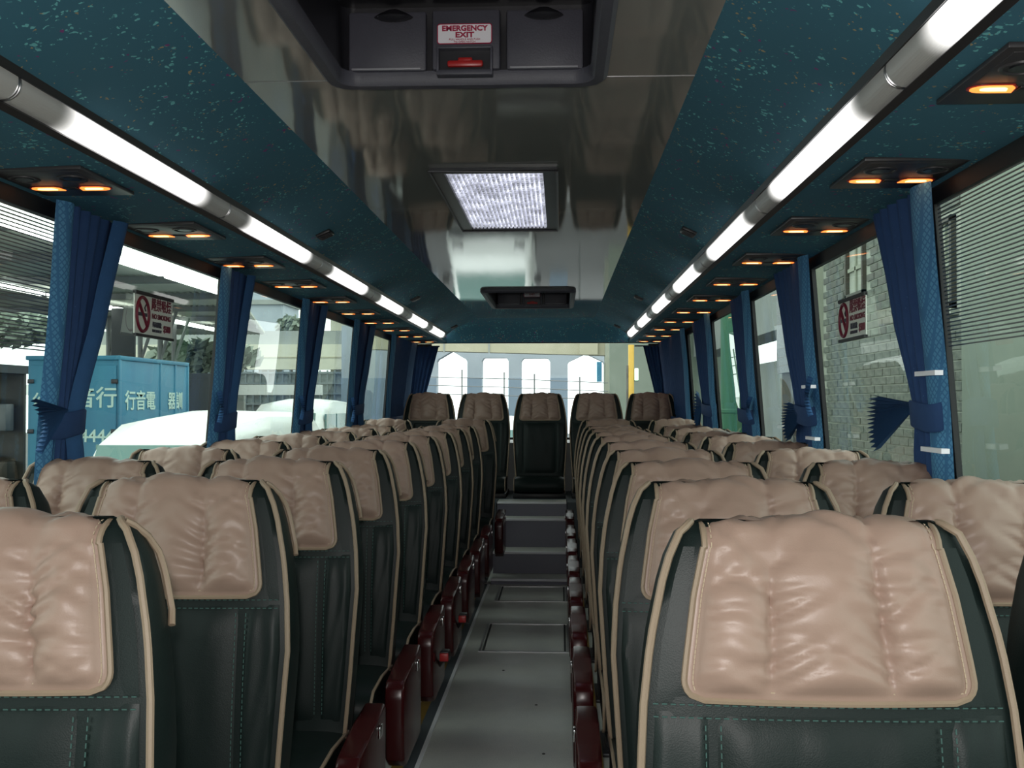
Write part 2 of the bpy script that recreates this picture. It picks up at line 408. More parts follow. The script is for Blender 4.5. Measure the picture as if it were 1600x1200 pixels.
# rear bulkhead of moquette, curving down to the rear window
rows = []
for k in range(9):
    t = k/8; y = 9.33 + 0.42*math.sin(t*PI/2); z = 2.0 - 0.20*(1-math.cos(t*PI/2)) ; hw = 0.53 + 0.40*t
    rows.append([(-hw, y, z), (-0.3, y, z+0.004), (0, y, z+0.005), (0.3, y, z+0.004), (hw, y, z)])
MB().grid(rows).build('rear_bulkhead', M['moquette'], ceil)
for s in (-1, 1):
    MB().grid([[(s*0.52, 9.30, 2.003), (s*0.80, 9.38, 1.872), (s*0.85, 9.40, 1.805)],
               [(s*0.74, 9.62, 1.94), (s*0.90, 9.66, 1.85), (s*0.95, 9.68, 1.79)],
               [(s*0.93, 9.75, 1.80), (s*1.0, 9.75, 1.79), (s*1.16, 9.75, 1.785)]]).build('corner_panel', M['moquette'], ceil)
MB().box(-1.17, 1.17, 9.755, 9.80, 1.797, 2.06).box(-0.55, 0.55, 9.30, 9.80, 2.02, 2.06).build('bulkhead_backing', M['black'], ceil, smooth=False)

# side walls: lower lining, pillars, black top band, panes
PIL = {-1: [(-1.9, -1.7), (-0.35, -0.25), (1.32, 1.42), (2.84, 2.98), (4.19, 4.34), (5.54, 5.68), (6.95, 7.10), (8.42, 8.80), (9.55, 9.75)],
       1: [(-1.9, -1.7), (-0.35, -0.25), (1.30, 1.40), (2.68, 2.84), (3.97, 4.10), (5.20, 5.33), (6.56, 6.70), (7.80, 8.05), (9.55, 9.75)]}
wnum = 0
SIDE = {-1: 'left', 1: 'right'}
def slab(s, ya, yb, za, zb, t0=0.0, t1=0.05):
    xa, xb = wallx(za), wallx(zb)
    return ([(s*(xa+t0), ya, za), (s*(xa+t1), ya, za), (s*(xa+t1), yb, za), (s*(xa+t0), yb, za),
             (s*(xb+t0), ya, zb), (s*(xb+t1), ya, zb), (s*(xb+t1), yb, zb), (s*(xb+t0), yb, zb)],
            [(0,3,2,1),(4,5,6,7),(0,1,5,4),(1,2,6,5),(2,3,7,6),(3,0,4,7)])
SILL = 0.80; GT = 1.747
for s in (-1, 1):
    w = MB().add(*slab(s, Y0, Y1, 0.0, SILL, 0.052, 0.09)).build('wall_'+SIDE[s], M['wallgrey'], smooth=False)
    struct(w, 'dark lower side lining below the %s-hand windows' % SIDE[s], 'wall')
    MB().add(*slab(s, Y0, Y1, GT, 1.80, -0.004, 0.015)).build('window_header', M['rubber'], w, smooth=False)
    MB().add(*slab(s, Y0, Y1, SILL-0.02, SILL+0.02, 0.03, 0.09)).build('window_sill', M['rubber'], w, smooth=False)
    P = PIL[s]
    for a, b in P:
        MB().add(*slab(s, a, b, SILL, GT, -0.003, 0.012)).build('pillar', M['rubber'], w, smooth=False)
    for k, ((a0, a1), (b0, b1)) in enumerate(zip(P, P[1:])):
        wnum += 1
        q = slab(s, a1, b0, SILL, GT, 0.008, 0.010)[0]
        me = MB().add([q[0], q[3], q[7], q[4]], [(0, 1, 2, 3)]).mesh('window', M['glass'], smooth=False)
        o = obj('window_%d' % wnum, me)
        order = ['second beside the camera', 'frontmost beside the camera', 'beside the nearest seats', 'nearest visible', 'second visible', 'third visible', 'fourth visible', 'fifth visible']
        struct(o, 'tinted side window pane on the %s, number %d from the front of the bus' % (SIDE[s], k+1), 'window')

# rear wall and window
wr = MB()
wr.box(-1.25, 1.25, 9.75, 9.80, -0.06, 0.92)
wr.prism([(-1.25, 0.90), (-1.09, 0.90), (-0.985, 1.79), (-1.25, 1.79)], 'y', 9.75, 9.80)
wr.prism([(1.25, 0.90), (1.14, 0.90), (1.03, 1.79), (1.25, 1.79)], 'y', 9.75, 9.80)
wr = wr.build('wall_rear', M['rubber'], smooth=False); struct(wr, 'dark rear wall of the bus around the rear window', 'wall')
wnum += 1
o = MB().add([(-1.09, 9.762, .9), (1.14, 9.762, .9), (1.14, 9.762, 1.8), (-1.09, 9.762, 1.8)], [(0,1,2,3)]).build('window_%d' % wnum, M['clearglass'], smooth=False); struct(o, 'wide rear window behind the five rear seats', 'window')
sh = MB().box(-1.2, 1.2, 9.02, 9.75, 0.86, 0.90).box(-1.2, 1.2, 9.0, 9.02, 0.4, 0.90).build('trim_2', noisy('parcel_shelf', (0.30, 0.31, 0.30), (0.36, 0.37, 0.36), 8, 0.6), smooth=False)
struct(sh, 'pale parcel shelf behind the rear seats', 'shelf')
# front wall with windscreen opening behind the camera
wf = MB().box(-1.30, 1.30, Y0-0.05, Y0, -0.06, 0.75).box(-1.30, 1.30, Y0-0.05, Y0, 1.80, 2.06).box(-1.30, -1.10, Y0-0.05, Y0, 0.75, 1.80).box(1.10, 1.30, Y0-0.05, Y0, 0.75, 1.80).box(-0.03, 0.03, Y0-0.05, Y0, 0.75, 1.80)
wf = wf.build('wall_front', M['black'], smooth=False); struct(wf, 'front end of the bus around the windscreen, behind the camera', 'wall')
for a, b in ((-1.1, -0.03), (0.03, 1.1)):
    wnum += 1
    o = MB().add([(a, Y0-.03, .75), (b, Y0-.03, .75), (b, Y0-.03, 1.8), (a, Y0-.03, 1.8)], [(0,1,2,3)]).build('window_%d' % wnum, M['clearglass'], smooth=False)
    struct(o, 'windscreen half behind the camera on the %s' % ('left' if a < -1 else 'right'), 'window')

# ------------------------------------------------------------------ strip lights
ORD = ['first', 'second', 'third', 'fourth', 'fifth', 'sixth', 'seventh', 'eighth', 'ninth', 'tenth', 'eleventh', 'twelfth']
A_, B_ = Vector((0.806, 1.863)), Vector((0.841, 1.820)); nrm = Vector((-(A_-B_).y*-1, 0)); d = (B_-A_).normalized(); nin = Vector((d.y, -d.x))
def strip_profile(bulge, inset=0.0, n=9):
    out = []
    for i in range(n):
        t = i/(n-1); p = A_.lerp(B_, t); h = bulge*math.sin(PI*t)**0.7
        out.append((p.x + nin.x*(h-inset), p.y + nin.y*(h-inset)))
    return out
for s in (-1, 1):
    k = 0; y = 1.93 - 1.27*3
    while y < 9.3:
        ya, yb = y, min(y+1.27, 9.36); L = yb-ya; c = (ya+yb)/2
        if L > 0.3:
            r = empty('strip_light', (0, c, 0))
            seen = yb > 1.4
            if seen: k += 1
            tag(r, ('%s fluorescent strip light from the front along the %s-hand ceiling slope' % (ORD[k-1], SIDE[s])) if seen else
                'fluorescent strip light on the %s, %s the camera' % (SIDE[s], 'well behind' if ya < -1 else 'just behind'), 'strip light', 'ceiling strip lights')
            pr = strip_profile(0.013)
            MB().grid([[(s*x, yy, z) for x, z in pr] for yy in (-L/2+.002, -L/4, 0, L/4, L/2-.002)]).build('diffuser', M['diffuser'], r)
            pr2 = strip_profile(0.0145)
            for e in (-1, 1):
                rib = MB().grid([[(s*x, e*L/2 - e*q, z) for x, z in strip_profile(0.0125 + (0.0025 if 0 < ii < 3 else 0))] for ii, q in enumerate((0.001, 0.002, 0.006, 0.007))])
                rib.build('end_ring', M['alu'], r)
        y += 1.27

# ------------------------------------------------------------------ reading lamp panels
def lens_shape(e, w=0.066, h=0.040, grow=0.0):
    pts = []; w += grow; h += grow
    for i in range(9):
        a = PI/2 + PI*i/8; pts.append((e*(-w/2 + h*0.55 + math.cos(a)*h*0.75) , math.sin(a)*h/2))
    pts += [(e*(w/2-0.010), -h/2), (e*w/2, -h*0.2), (e*(w/2+0.004), h/2)]
    return pts
rl = [1.83 + 0.755*k for k in range(11)]
def soffz(x): return interp(x, [(0.85, 1.8065), (0.90, 1.8005), (1.10, 1.793), (1.165, 1.788)])
for s in (-1, 1):
    for k, y in enumerate(rl):
        r = empty('reading_light_panel', (s*1.02, y-0.05, soffz(1.02)))
        tag(r, '%s dark panel from the front with two amber reading lamps under the %s-hand soffit' % (ORD[k], SIDE[s]), 'reading light', 'reading lamp panels')
        sl = -0.0375*s
        pl = MB().rbox(-0.122, 0.122, -0.155, 0.155, -0.0055, 0.004, 0.002)
        pl.build('panel', M['panelbrown'], r)
        MB().rbox(-0.105, 0.105, -0.135, 0.02, -0.0065, -0.003, 0.001).build('vent_plate', M['panelbrown'], r)
        for vx in (-0.06, 0.06):
            ring = [(vx+0.034*math.cos(2*PI*i/14), -0.062+0.034*math.sin(2*PI*i/14), -0.0065) for i in range(14)]
            v = MB().tube(ring, 0.004, 6, True).build('air_nozzle', M['panelbrown'], r)
            MB().prism([(vx+0.022*math.cos(2*PI*i/10), -0.062+0.022*math.sin(2*PI*i/10)) for i in range(10)], 'z', -0.0095, -0.004).build('nozzle_core', M['hatchdark'], v)
        for e in (-1, 1):
            cx = e*0.059
            bz = MB().prism([(cx+px, 0.055+py) for px, py in lens_shape(-e, grow=0.008)], 'z', -0.0070, -0.004).build('lamp_bezel', M['redplastic'], r)
            MB().prism([(cx+px, 0.055+py) for px, py in lens_shape(-e)], 'z', -0.0085, -0.005).build('lamp_lens', M['amber'], bz)
            MB().prism([(cx+px*0.62, 0.052+py*0.45) for px, py in lens_shape(-e)], 'z', -0.0098, -0.006).build('lamp_bulb', M['amberhot'], bz)
        MB().rbox(-0.018, 0.018, 0.045, 0.070, -0.0085, -0.003, 0.002).build('call_button', M['black'], r)

# small black sockets on the fabric slopes
for s in (-1, 1):
    for k, y in enumerate((4.10, 6.69, 9.18)):
        r = empty('ceiling_speaker', (s*0.715, y, 1.9155), 0)
        tag(r, '%s small black speaker from the front on the %s-hand fabric slope' % (ORD[k], SIDE[s]), 'speaker', 'small speakers on the slopes')
        a = math.atan2(0.044, 0.1)
        b_ = MB().rbox(-0.030, 0.030, -0.045, 0.045, -0.012, 0.004, 0.004).build('body', M['black'], r); b_.rotation_euler = (0, s*a, 0)
        g_ = MB()
        for q in range(5): g_.box(-0.022, 0.022, -0.034+q*0.015, -0.027+q*0.015, -0.015, -0.012)
        g_ = g_.build('grille', M['hatchdark'], r, smooth=False); g_.rotation_euler = (0, s*a, 0)

# ------------------------------------------------------------------ ceiling lamp with prismatic lens
r = empty('ceiling_lamp', (0.0, 3.92, CZ)); tag(r, 'square prismatic ceiling lamp with a dark frame in the ceiling centre', 'ceiling lamp')
fr = MB(); Wx, Wy = 0.205, 0.585
for (x0, x1, y0, y1) in ((-Wx, -Wx+.045, -Wy, Wy), (Wx-.045, Wx, -Wy, Wy), (-Wx+.045, Wx-.045, -Wy, -Wy+.04), (-Wx+.045, Wx-.045, Wy-.03, Wy)):
    fr.box(x0, x1, y0, y1, -0.012, 0.05)
fr.build('frame', M['hatchdark'], r, smooth=False)
rim = MB().tube([(-Wx, -Wy, -0.013), (Wx, -Wy, -0.013), (Wx, Wy, -0.013), (-Wx, Wy, -0.013)], 0.004, 6, True).build('frame_edge', M['darkmetal'], r)
M['prism'] = mat('prismatic_lens', (0.8, 0.8, 0.9), 0.08, 0.0, 0.8, emit=(0.82, 0.85, 1.0), estr=0.22)
t_ = NT(M['prism']); v_ = t_.coords('Object'); n_ = t_.noise(v_, 9, 2)
sp_ = t_.new('ShaderNodeSeparateXYZ'); t_.link(v_, sp_.inputs[0])
vo_ = t_.voro(v_, 70); 
e_ = t_.math('MULTIPLY_ADD', t_.math('POWER', n_, 2.0), 0.9, 0.05); e_ = t_.math('MULTIPLY', e_, t_.math('MULTIPLY_ADD', vo_.outputs['Distance'], 2.2, 0.15)); t_.link(e_, t_.b.inputs['Emission Strength'])  # sparkle and uneven brightness of the facets put into the emission
pm = MB(); nx, ny = 20, 34; ax, ay = 0.16, 0.55
for i in range(nx):
    for j in range(ny):
        x0 = -ax + 2*ax*i/nx; x1 = x0+2*ax/nx; y0 = -ay + 2*ay*j/ny; y1 = y0+2*ay/ny; dz = -0.009
        cx, cy = (x0+x1)/2, (y0+y1)/2; q = 0.25
        pm.add([(x0, y0, 0), (x1, y0, 0), (x1, y1, 0), (x0, y1, 0),
                (cx-(x1-x0)*q, cy-(y1-y0)*q, dz), (cx+(x1-x0)*q, cy-(y1-y0)*q, dz), (cx+(x1-x0)*q, cy+(y1-y0)*q, dz), (cx-(x1-x0)*q, cy+(y1-y0)*q, dz)],
               [(0, 1, 5, 4), (1, 2, 6, 5), (2, 3, 7, 6), (3, 0, 4, 7), (4, 5, 6, 7)])
lens = pm.build('prismatic_lens', M['prism'], r, smooth=False); lens['kind'] = 'stuff'
MB().box(-Wx+.01, Wx-.01, -Wy+.01, Wy-.01, 0.03, 0.06).build('lamp_housing', M['hatchdark'], r, smooth=False)

# ------------------------------------------------------------------ roof hatches
def rrect(hx, y0, y1, r, n=5):
    pts = []
    for cx, cy, a0 in ((hx-r, y1-r, 0), (-hx+r, y1-r, PI/2), (-hx+r, y0+r, PI), (hx-r, y0+r, 1.5*PI)):
        for i in range(n+1):
            a = a0 + PI/2*i/n; pts.append((cx+r*math.cos(a), cy+r*math.sin(a)))
    return pts
def make_hatch(y0, y1, label):
    c = (y0+y1)/2; L = y1-y0
    r = empty('roof_hatch', (0, c, CZ)); tag(r, label, 'roof hatch', 'roof escape hatches')
    def ring(hx, a, b, rr, z): return [(x, y, z) for x, y in rrect(hx, a, b, rr)]
    fr = MB().grid([ring(0.322, -L/2-.02, L/2+.02, .06, 0.002), ring(0.322, -L/2-.02, L/2+.02, .06, -0.012), ring(0.312, -L/2-.01, L/2+.01, .055, -0.022),
                    ring(0.292, -L/2+.01, L/2-.01, .045, -0.020), ring(0.284, -L/2+.018, L/2-.018, .04, -0.006), ring(0.284, -L/2+.018, L/2-.018, .04, 0.012)], True)
    fr.build('frame', M['hatchgrey'], r)
    # recess walls and lid
    MB().grid([ring(0.286, -L/2+.016, L/2-.004, .03, 0.0), ring(0.292, -L/2+.01, L/2-.002, .03, 0.17)], True).build('recess_wall', M['hatchdark'], r)
    MB().box(-0.31, 0.31, -L/2-.01, L/2+.01, 0.165, 0.19).build('hatch_lid', M['hatchdark'], r, smooth=False)
    yf = L/2 - 0.012
    # far face: three moulded panels
    for (xa, xb, dy) in ((-0.272, -0.092, 0.0), (-0.078, 0.078, -0.006), (0.092, 0.268, 0.0)):
        MB().rbox(xa, xb, yf-0.014+dy, yf+0.004, 0.010, 0.148, 0.006).build('moulded_panel', M['hatchgrey'], r)
        if dy == 0: MB().rbox(xa+.008, xb-.012, yf-0.019, yf-0.010, 0.012, 0.0165, 0.0015).build('panel_edge', mat('edge_grey', (0.30, 0.30, 0.33), 0.4) if 'edge_grey' not in bpy.data.materials else bpy.data.materials['edge_grey'], r)
    # sign
    pts = [(x-0.003, z) for x, z in rrect(0.062, 0.068, 0.113, 0.006)]
    sg = MB().prism(pts, 'y', yf-0.0230, yf-0.0205).build('exit_label', M['white'], r, smooth=False)
    MB().tube([(x, yf-0.0232, z) for x, z in pts], 0.0012, 5, True).build('label_border', M['red_ink'], sg)
    for body, size, zz, bold in (('EMERGENCY', 0.0182, 0.1025, 0.0007), ('EXIT', 0.0182, 0.0875, 0.0007), ('PULL HANDLE AND PUSH', 0.0062, 0.0775, 0.0), ('TO OPEN HATCH', 0.0062, 0.0715, 0.0)):
        me = text_mesh(body, size, M['red_ink'], bold=bold)
        o = obj('lettering', me, sg, (-0.003, yf-0.0237, zz), (PI/2, 0, 0))
        if body == 'EMERGENCY': o.scale = (1.0, 0.92, 1)
        if body == 'EXIT': o.scale = (1.15, 0.92, 1)
    # red handle in its box
    hb = MB()
    for (xa, xb, za, zb) in ((-0.066, -0.060, 0.0, 0.056), (0.056, 0.062, 0.0, 0.056), (-0.066, 0.062, 0.052, 0.058), (-0.066, 0.062, -0.008, 0.004)):
        hb.rbox(xa, xb, yf-0.040, yf-0.012, za, zb, 0.002)
    hb = hb.build('handle_box', M['hatchgrey'], r)
    MB().box(-0.061, 0.057, yf-0.021, yf-0.018, 0.002, 0.053).build('handle_recess', M['hatchdark'], hb, smooth=False)
    MB().rbox(-0.042, 0.040, yf-0.036, yf-0.022, 0.012, 0.027, 0.005).rbox(-0.018, 0.016, yf-0.034, yf-0.022, 0.022, 0.034, 0.004).build('red_handle', M['redplastic'], r)
    # turn knobs and dark inner dome
    for kx in (-0.165, 0.178):
        kb = MB().grid([[(kx+rr*math.cos(2*PI*i/16), yf-0.030+rr*0.5*math.sin(2*PI*i/16), zz) for i in range(16)] for rr, zz in ((0.004, 0.118), (0.030, 0.122), (0.045, 0.128), (0.034, 0.135), (0.012, 0.145))], True).build('turn_knob', M['hatchdark'], r)
    dome = [[(0.27*math.sin(2*PI*i/28)*q, -0.06+(L/2-.03)*math.cos(2*PI*i/28)*q, 0.165-0.032*(1-q*q)) for i in range(28)] for q in (1.0, 0.97, 0.8, 0.5, 0.2, 0.02)]
    MB().grid(dome, True).build('inner_dome', M['rubber'], r)
    return r
make_hatch(*HAT[0], 'near roof escape hatch with EMERGENCY EXIT label and red handle')
make_hatch(*HAT[1], 'far dark roof hatch near the rear window')

# ------------------------------------------------------------------ coach seats
WT = [(0.36, 0.208), (0.55, 0.223), (0.77, 0.236), (0.86, 0.231), (0.94, 0.221), (1.02, 0.203), (1.06, 0.190), (1.085, 0.176), (1.095, 0.165)]
def hw(z): return interp(z, WT)
def yf(z): return (z-1.09)*0.13 + 0.018*math.sin(max(0, min(1, (z-0.40)/0.7))*PI) * -1
def yb(z): return yf(z) + interp(z, [(0.36, 0.11), (0.7, 0.115), (0.90, 0.092), (1.0, 0.082), (1.05, 0.070), (1.075, 0.052), (1.095, 0.032)])
def front_y(x, z):
    w = hw(z); return yf(z) - 0.010*(1-min(1, (x/w)**2))
def ring_at(z, inset=0.0, nx=12):
    w = hw(z)-inset; a = yf(z)+inset; b = yb(z)-inset; pts = []
    for i in range(nx+1):
        x = -w + 2*w*i/nx; y = a - 0.010*(1-(x/w)**2) + (0.006 if i in (0, nx) else 0); pts.append((x, y, z))
    for q in (0.25, 0.5, 0.75): pts.append((w+0.004*math.sin(q*PI), a + (b-a)*q, z))
    for i in range(nx+1):
        x = w - 2*w*i/nx; y = b + 0.006*(1-(x/w)**2) - (0.008 if i in (0, nx) else 0); pts.append((x, y, z))
    for q in (0.75, 0.5, 0.25): pts.append((-w-0.004*math.sin(q*PI), a + (b-a)*q, z))
    return pts
def seat_meshes():
    D = {}
    zs = [0.36 + (1.075-0.36)*i/22 for i in range(23)]
    rings = [ring_at(z) for z in zs] + [[(x, y, 1.085) for x, y, _ in ring_at(1.085, 0.006)], [(x, y, 1.093) for x, y, _ in ring_at(1.09, 0.020)]]
    mb = MB().grid(rings, True); n = len(rings[0]); base = len(mb.v)-n; mb.f.append(tuple(range(base, base+n))); mb.f.append(tuple(range(n))[::-1])
    D['backrest'] = mb.mesh('backrest', M['seat'], True, 60)
    # piping: up the front edge of each side, over its top and down the rear edge
    D['piping'] = []
    for sx in (-1, 1):
        L = []
        for i in range(23):
            z = 0.40 + (1.078-0.40)*i/22; L.append((sx*(hw(z)+0.001), yf(z)-0.001, z))
        L += [(sx*(hw(1.085)-0.004), yf(1.09)+0.004, 1.0845), (sx*(hw(1.085)-0.011), yf(1.09)+0.014, 1.0895), (sx*(hw(1.085)-0.014), (yf(1.09)+yb(1.09))/2+0.006, 1.089)]
        D['piping'].append(MB().tube(L, 0.0054, 8).mesh('piping', M['piping']))
    G_ = [(hw(1.08)-0.006, yf(1.09)+0.012, 1.088), (hw(1.075), yf(1.075)+0.022, 1.082), (hw(1.062)+0.004, yf(1.06)+0.046, 1.064), (hw(1.04)+0.006, yf(1.04)+0.066, 1.04)]
    for i in range(10):
        z = 1.025 - 0.085*i/9; G_.append((hw(z)+0.006, yb(z)-0.006-0.010*max(0, (i-7)/2), z))
    D['edge_piping'] = MB().tube(G_, 0.0050, 8).mesh('edge_piping', M['piping'])
    # soft lumbar panel and side panels below the head cushion
    def panel(xa, xb, za, zb, puff, seed, nx=18, nz=26):
        rnd = random.Random(seed); rid = [(rnd.uniform(xa, xb), rnd.uniform(-0.05, 0.05), rnd.uniform(0.006, 0.014), rnd.uniform(0.4, 1)) for _ in range(7)]
        rows = []
        for j in range(nz+1):
            v = j/nz; row = []
            for i in range(nx+1):
                u = i/nx; zz = za+(zb-za)*v; x = xa+(xb-xa)*u
                xl = -hw(zz)+0.014 if xa < -0.17 else xa; xr = hw(zz)-0.014 if xb > 0.17 else xb
                x = xl + (xr-xl)*u
                e = min(1, min(u, 1-u)*7)*min(1, min(v, 1-v)*9); e = math.sqrt(max(0, e))
                h = puff*e
                for rx, tilt, wd, am in rid:
                    dd = (x - rx - tilt*(v-0.5)*3)/wd; h += 0.0035*am*e*math.exp(-dd*dd)*(0.3+0.7*v)
                row.append((x, front_y(x, zz) - h + 0.001, zz))
            rows.append(row)
        return MB().grid(rows)
    mid = panel(-0.142, 0.142, 0.44, 0.856, 0.009, 3)
    D['lumbar_panel'] = mid.mesh('lumbar_panel', M['seatpanel'])
    D['side_bolster'] = [panel(-0.24, -0.150, 0.44, 0.856, 0.005, 5, 10, 20).mesh('side_bolster', M['seat']), panel(0.150, 0.24, 0.44, 0.856, 0.005, 6, 10, 20).mesh('side_bolster', M['seat'])]
    D['upper_panel'] = panel(-0.24, 0.24, 0.864, 1.06, 0.0015, 8, 24, 16).mesh('upper_panel', M['seat'])
    def stitches(lines, L=0.0055, r=0.0011):
        mb = MB()
        for path in lines:
            for a, b in path:
                mb.tube([a, b], r, 4)
        return mb
    def run(pts, step=0.0105, L=0.0066):
        out = []; acc = 0
        for a, b in zip(pts, pts[1:]):
            a = Vector(a); b = Vector(b); d = (b-a).length; n = max(1, int(d/step))
            for i in range(n):
                p = a.lerp(b, i/n); q = a.lerp(b, min(1, i/n + L/d)); out.append((p, q))
        return out
    G = []
    def hline(z, xa, xb): return [(xa+(xb-xa)*i/20, front_y(xa+(xb-xa)*i/20, z)-0.0062, z) for i in range(21)]
    def vline(x, za, zb): return [(x, front_y(x, za+(zb-za)*i/12)-0.0055, za+(zb-za)*i/12) for i in range(13)]
    G += [run(hline(0.851, -0.22, 0.22)), run(hline(0.8665, -0.22, 0.22))]
    for x in (-0.155, -0.136, 0.136, 0.155): G.append(run(vline(x, 0.46, 0.846)))
    D['seam_stitching'] = stitches(G).mesh('seam_stitching', M['stitch_g'])
    # head cushion: path from the front hem over the top and down the back
    ZB = 0.872
    path = []
    for i in range(31):
        z = ZB + (1.060-ZB)*i/30; path.append((yf(z)-0.010, z, 'f'))
    ym = (yf(1.075)+yb(1.075))/2; ry = (yb(1.06)-yf(1.06))/2 + 0.006
    for i in range(1, 12):
        a = PI*i/12; path.append((ym-0.004 - ry*math.cos(a), 1.058 + 0.036*math.sin(a)**0.8, 't'))
    for i in range(0, 11):
        z = 1.060 - 0.13*i/10; path.append((yb(z)+0.008, z, 'b'))
    n = len(path)
    S = [0]
    for a, b in zip(path, path[1:]): S.append(S[-1] + math.hypot(b[0]-a[0], b[1]-a[1]))
    tot = S[-1]
    def normal(i):
        a = path[max(0, i-1)]; b = path[min(n-1, i+1)]; dy, dz = b[0]-a[0], b[1]-a[1]; l = math.hypot(dy, dz); return (-dz/l, dy/l)
    def pw(i):
        y, z, k = path[i]
        if k == 'f': w = interp(z, [(ZB, 0.184), (0.92, 0.178), (1.0, 0.166), (1.06, 0.152)])
        elif k == 't': w = 0.150
        else: w = 0.152
        e = min(S[i], tot-S[i]); rr = 0.028
        if e < rr: w -= rr - math.sqrt(max(0, rr*rr-(rr-e)**2))
        return w
    def surf(u, i, h):
        y, z, k = path[i]; w = pw(i); x = w*u; ny, nz = normal(i)
        bow = -0.010*(1-u*u) if k == 'f' else (0.006*(1-u*u) if k == 'b' else 0)
        zz = z - (0.010*u*u if k == 't' else 0.0)
        return (x, y + bow + ny*h, zz + nz*h)
    def cushion(seed):
        rnd = random.Random(seed)
        cr = (-0.42+rnd.uniform(-.03, .03), 0.42+rnd.uniform(-.03, .03))
        folds = []
        for c in cr + (-0.93, 0.93):
            s0 = rnd.uniform(0.0, 0.03)
            while s0 < tot:
                for sd in (-1, 1):
                    if abs(c) == 0.93 and sd*c > 0: continue
                    folds.append((c, s0+rnd.uniform(-.006, .006), sd, rnd.uniform(0.3, 1.35), rnd.uniform(0.18, 0.60), rnd.uniform(0.006, 0.011), rnd.uniform(0.45, 1.0)*(0.6 if abs(c) == 0.93 else 1)))
                s0 += rnd.uniform(0.019, 0.036)
        blobs = [(rnd.uniform(-.9, .9), rnd.uniform(0.02, tot), rnd.uniform(0.10, 0.22), rnd.uniform(0.012, 0.03), rnd.uniform(-1, 1)) for _ in range(22)]
        NU = 66; rows = []
        for i in range(n):
            row = []
            for j in range(NU+1):
                u = -1 + 2*j/NU; s_ = S[i]
                # three padded channels
                b = [-0.925, cr[0] + 0.03*math.sin(s_*20+seed), cr[1]+0.03*math.sin(s_*17+seed*2), 0.925]
                for q in range(3):
                    if u <= b[q+1] or q == 2:
                        t = (u-b[q])/(b[q+1]-b[q]); break
                t = max(0, min(1, t)); h = (0.0250 - 0.0165*(1 if path[i][2] == 't' else max(0, min(1, (path[i][1]-0.99)/0.07)) if path[i][2] == 'f' else 0.6))*(max(0, 1-(2*t-1)**2))**0.5
                e = max(0.0, min(1, (min(S[i], tot-S[i])-0.011)/0.024)); h *= math.sqrt(e)*0.9+0.1*e
                edge = max(0, min(1, (0.93-abs(u))*14))
                for c, fs, sd, slope, ln, wd, am in folds:
                    dx = (u-c)*sd
                    if -0.02 < dx < ln*1.3:
                        ds = (s_ - fs - slope*max(0, dx)*0.085)/(wd*(0.7+1.2*dx))
                        if abs(ds) < 3: h -= 0.0135*am*e*math.exp(-ds*ds)*max(0, 1-dx/(ln*1.3))*edge
                for bu, bs, wu, ws, am in blobs:
                    q = ((u-bu)/wu)**2 + ((s_-bs)/(ws*1.4))**2
                    if q < 6: h += 0.0055*am*math.exp(-q)*e*edge
                row.append(surf(u, i, 0.003+max(-0.001, h)))
            rows.append(row)
        return MB().grid(rows)
    D['pillow'] = [cushion(sd).mesh('head_cushion', M['pillow'], True, 80) for sd in (1, 2, 5)]
    per = [surf(1.0, i, 0.003) for i in range(1, n-1)]; perl = [surf(-1.0, i, 0.003) for i in range(1, n-1)]
    bot = [surf(u, 0, 0.003) for u in [k/10-1 for k in range(0, 21)]]; bk = [surf(u, n-1, 0.003) for u in [1-k/10 for k in range(0, 21)]]
    D['pillow_trim'] = MB().tube(bot + per + bk + perl[::-1], 0.0042, 6, True).mesh('cushion_trim', M['piping'])
    inn = 0.942
    st = [run([surf(inn, i, 0.0042) for i in range(2, n-12)], 0.0085, 0.0055), run([surf(-inn, i, 0.0042) for i in range(2, n-12)], 0.0085, 0.0055),
          run([surf(-0.93+1.86*k/24, 2, 0.0042) for k in range(25)], 0.0085, 0.0055)]
    D['pillow_stitch'] = stitches(st, r=0.0011).mesh('cushion_stitching', M['stitch_b'])
    # seat cushion
    cp = []
    prof = [(-0.06, 0.30), (-0.40, 0.30), (-0.435, 0.32), (-0.445, 0.36), (-0.435, 0.40), (-0.40, 0.425), (-0.25, 0.432), (-0.06, 0.415)]
    rows = []
    for k in range(13):
        u = -1 + 2*k/12; e = 1-abs(u)**6; rows.append([(0.214*u, y*(0.97+0.03*e), 0.36+(z-0.36)*(0.82+0.18*e)) for y, z in prof])
    mb = MB().grid(rows, True); m_ = len(prof); mb.f.append(tuple(range(m_))); mb.f.append(tuple(12*m_+k for k in range(m_)))
    D['cushion'] = mb.mesh('seat_cushion', M['seat'], True, 50)
    D['cushion_piping'] = [MB().tube([(sx*0.215, y*0.972, 0.36+(z-0.36)*0.84) for y, z in prof[1:]], 0.0045, 6).mesh('cushion_piping', M['piping']) for sx in (-1, 1)]
    # dark red armrest / side shield on the aisle side (x sign = side)
    pr = [(0.02, 0.17), (-0.30, 0.17), (-0.345, 0.20), (-0.362, 0.30), (-0.360, 0.385), (-0.350, 0.418), (-0.325, 0.432), (-0.22, 0.437), (-0.10, 0.447), (0.02, 0.46)]
    D['armrest'] = {}; D['bolt'] = {}
    for sx in (-1, 1):
        bm = bmesh.new(); x0, x1 = sorted((sx*0.242, sx*0.300))
        A = [bm.verts.new((x0, y, z)) for y, z in pr]; B = [bm.verts.new((x1, y, z)) for y, z in pr]; k = len(pr)
        bm.faces.new(A); bm.faces.new(B[::-1])
        for i in range(k): bm.faces.new((A[i], B[i], B[(i+1) % k], A[(i+1) % k]))
        bmesh.ops.bevel(bm, geom=[e for e in bm.edges], offset=0.010, segments=3, profile=0.5, affect='EDGES')
        D['armrest'][sx] = MB().frombm(bm).mesh('armrest', M['redgloss'], True, 60)
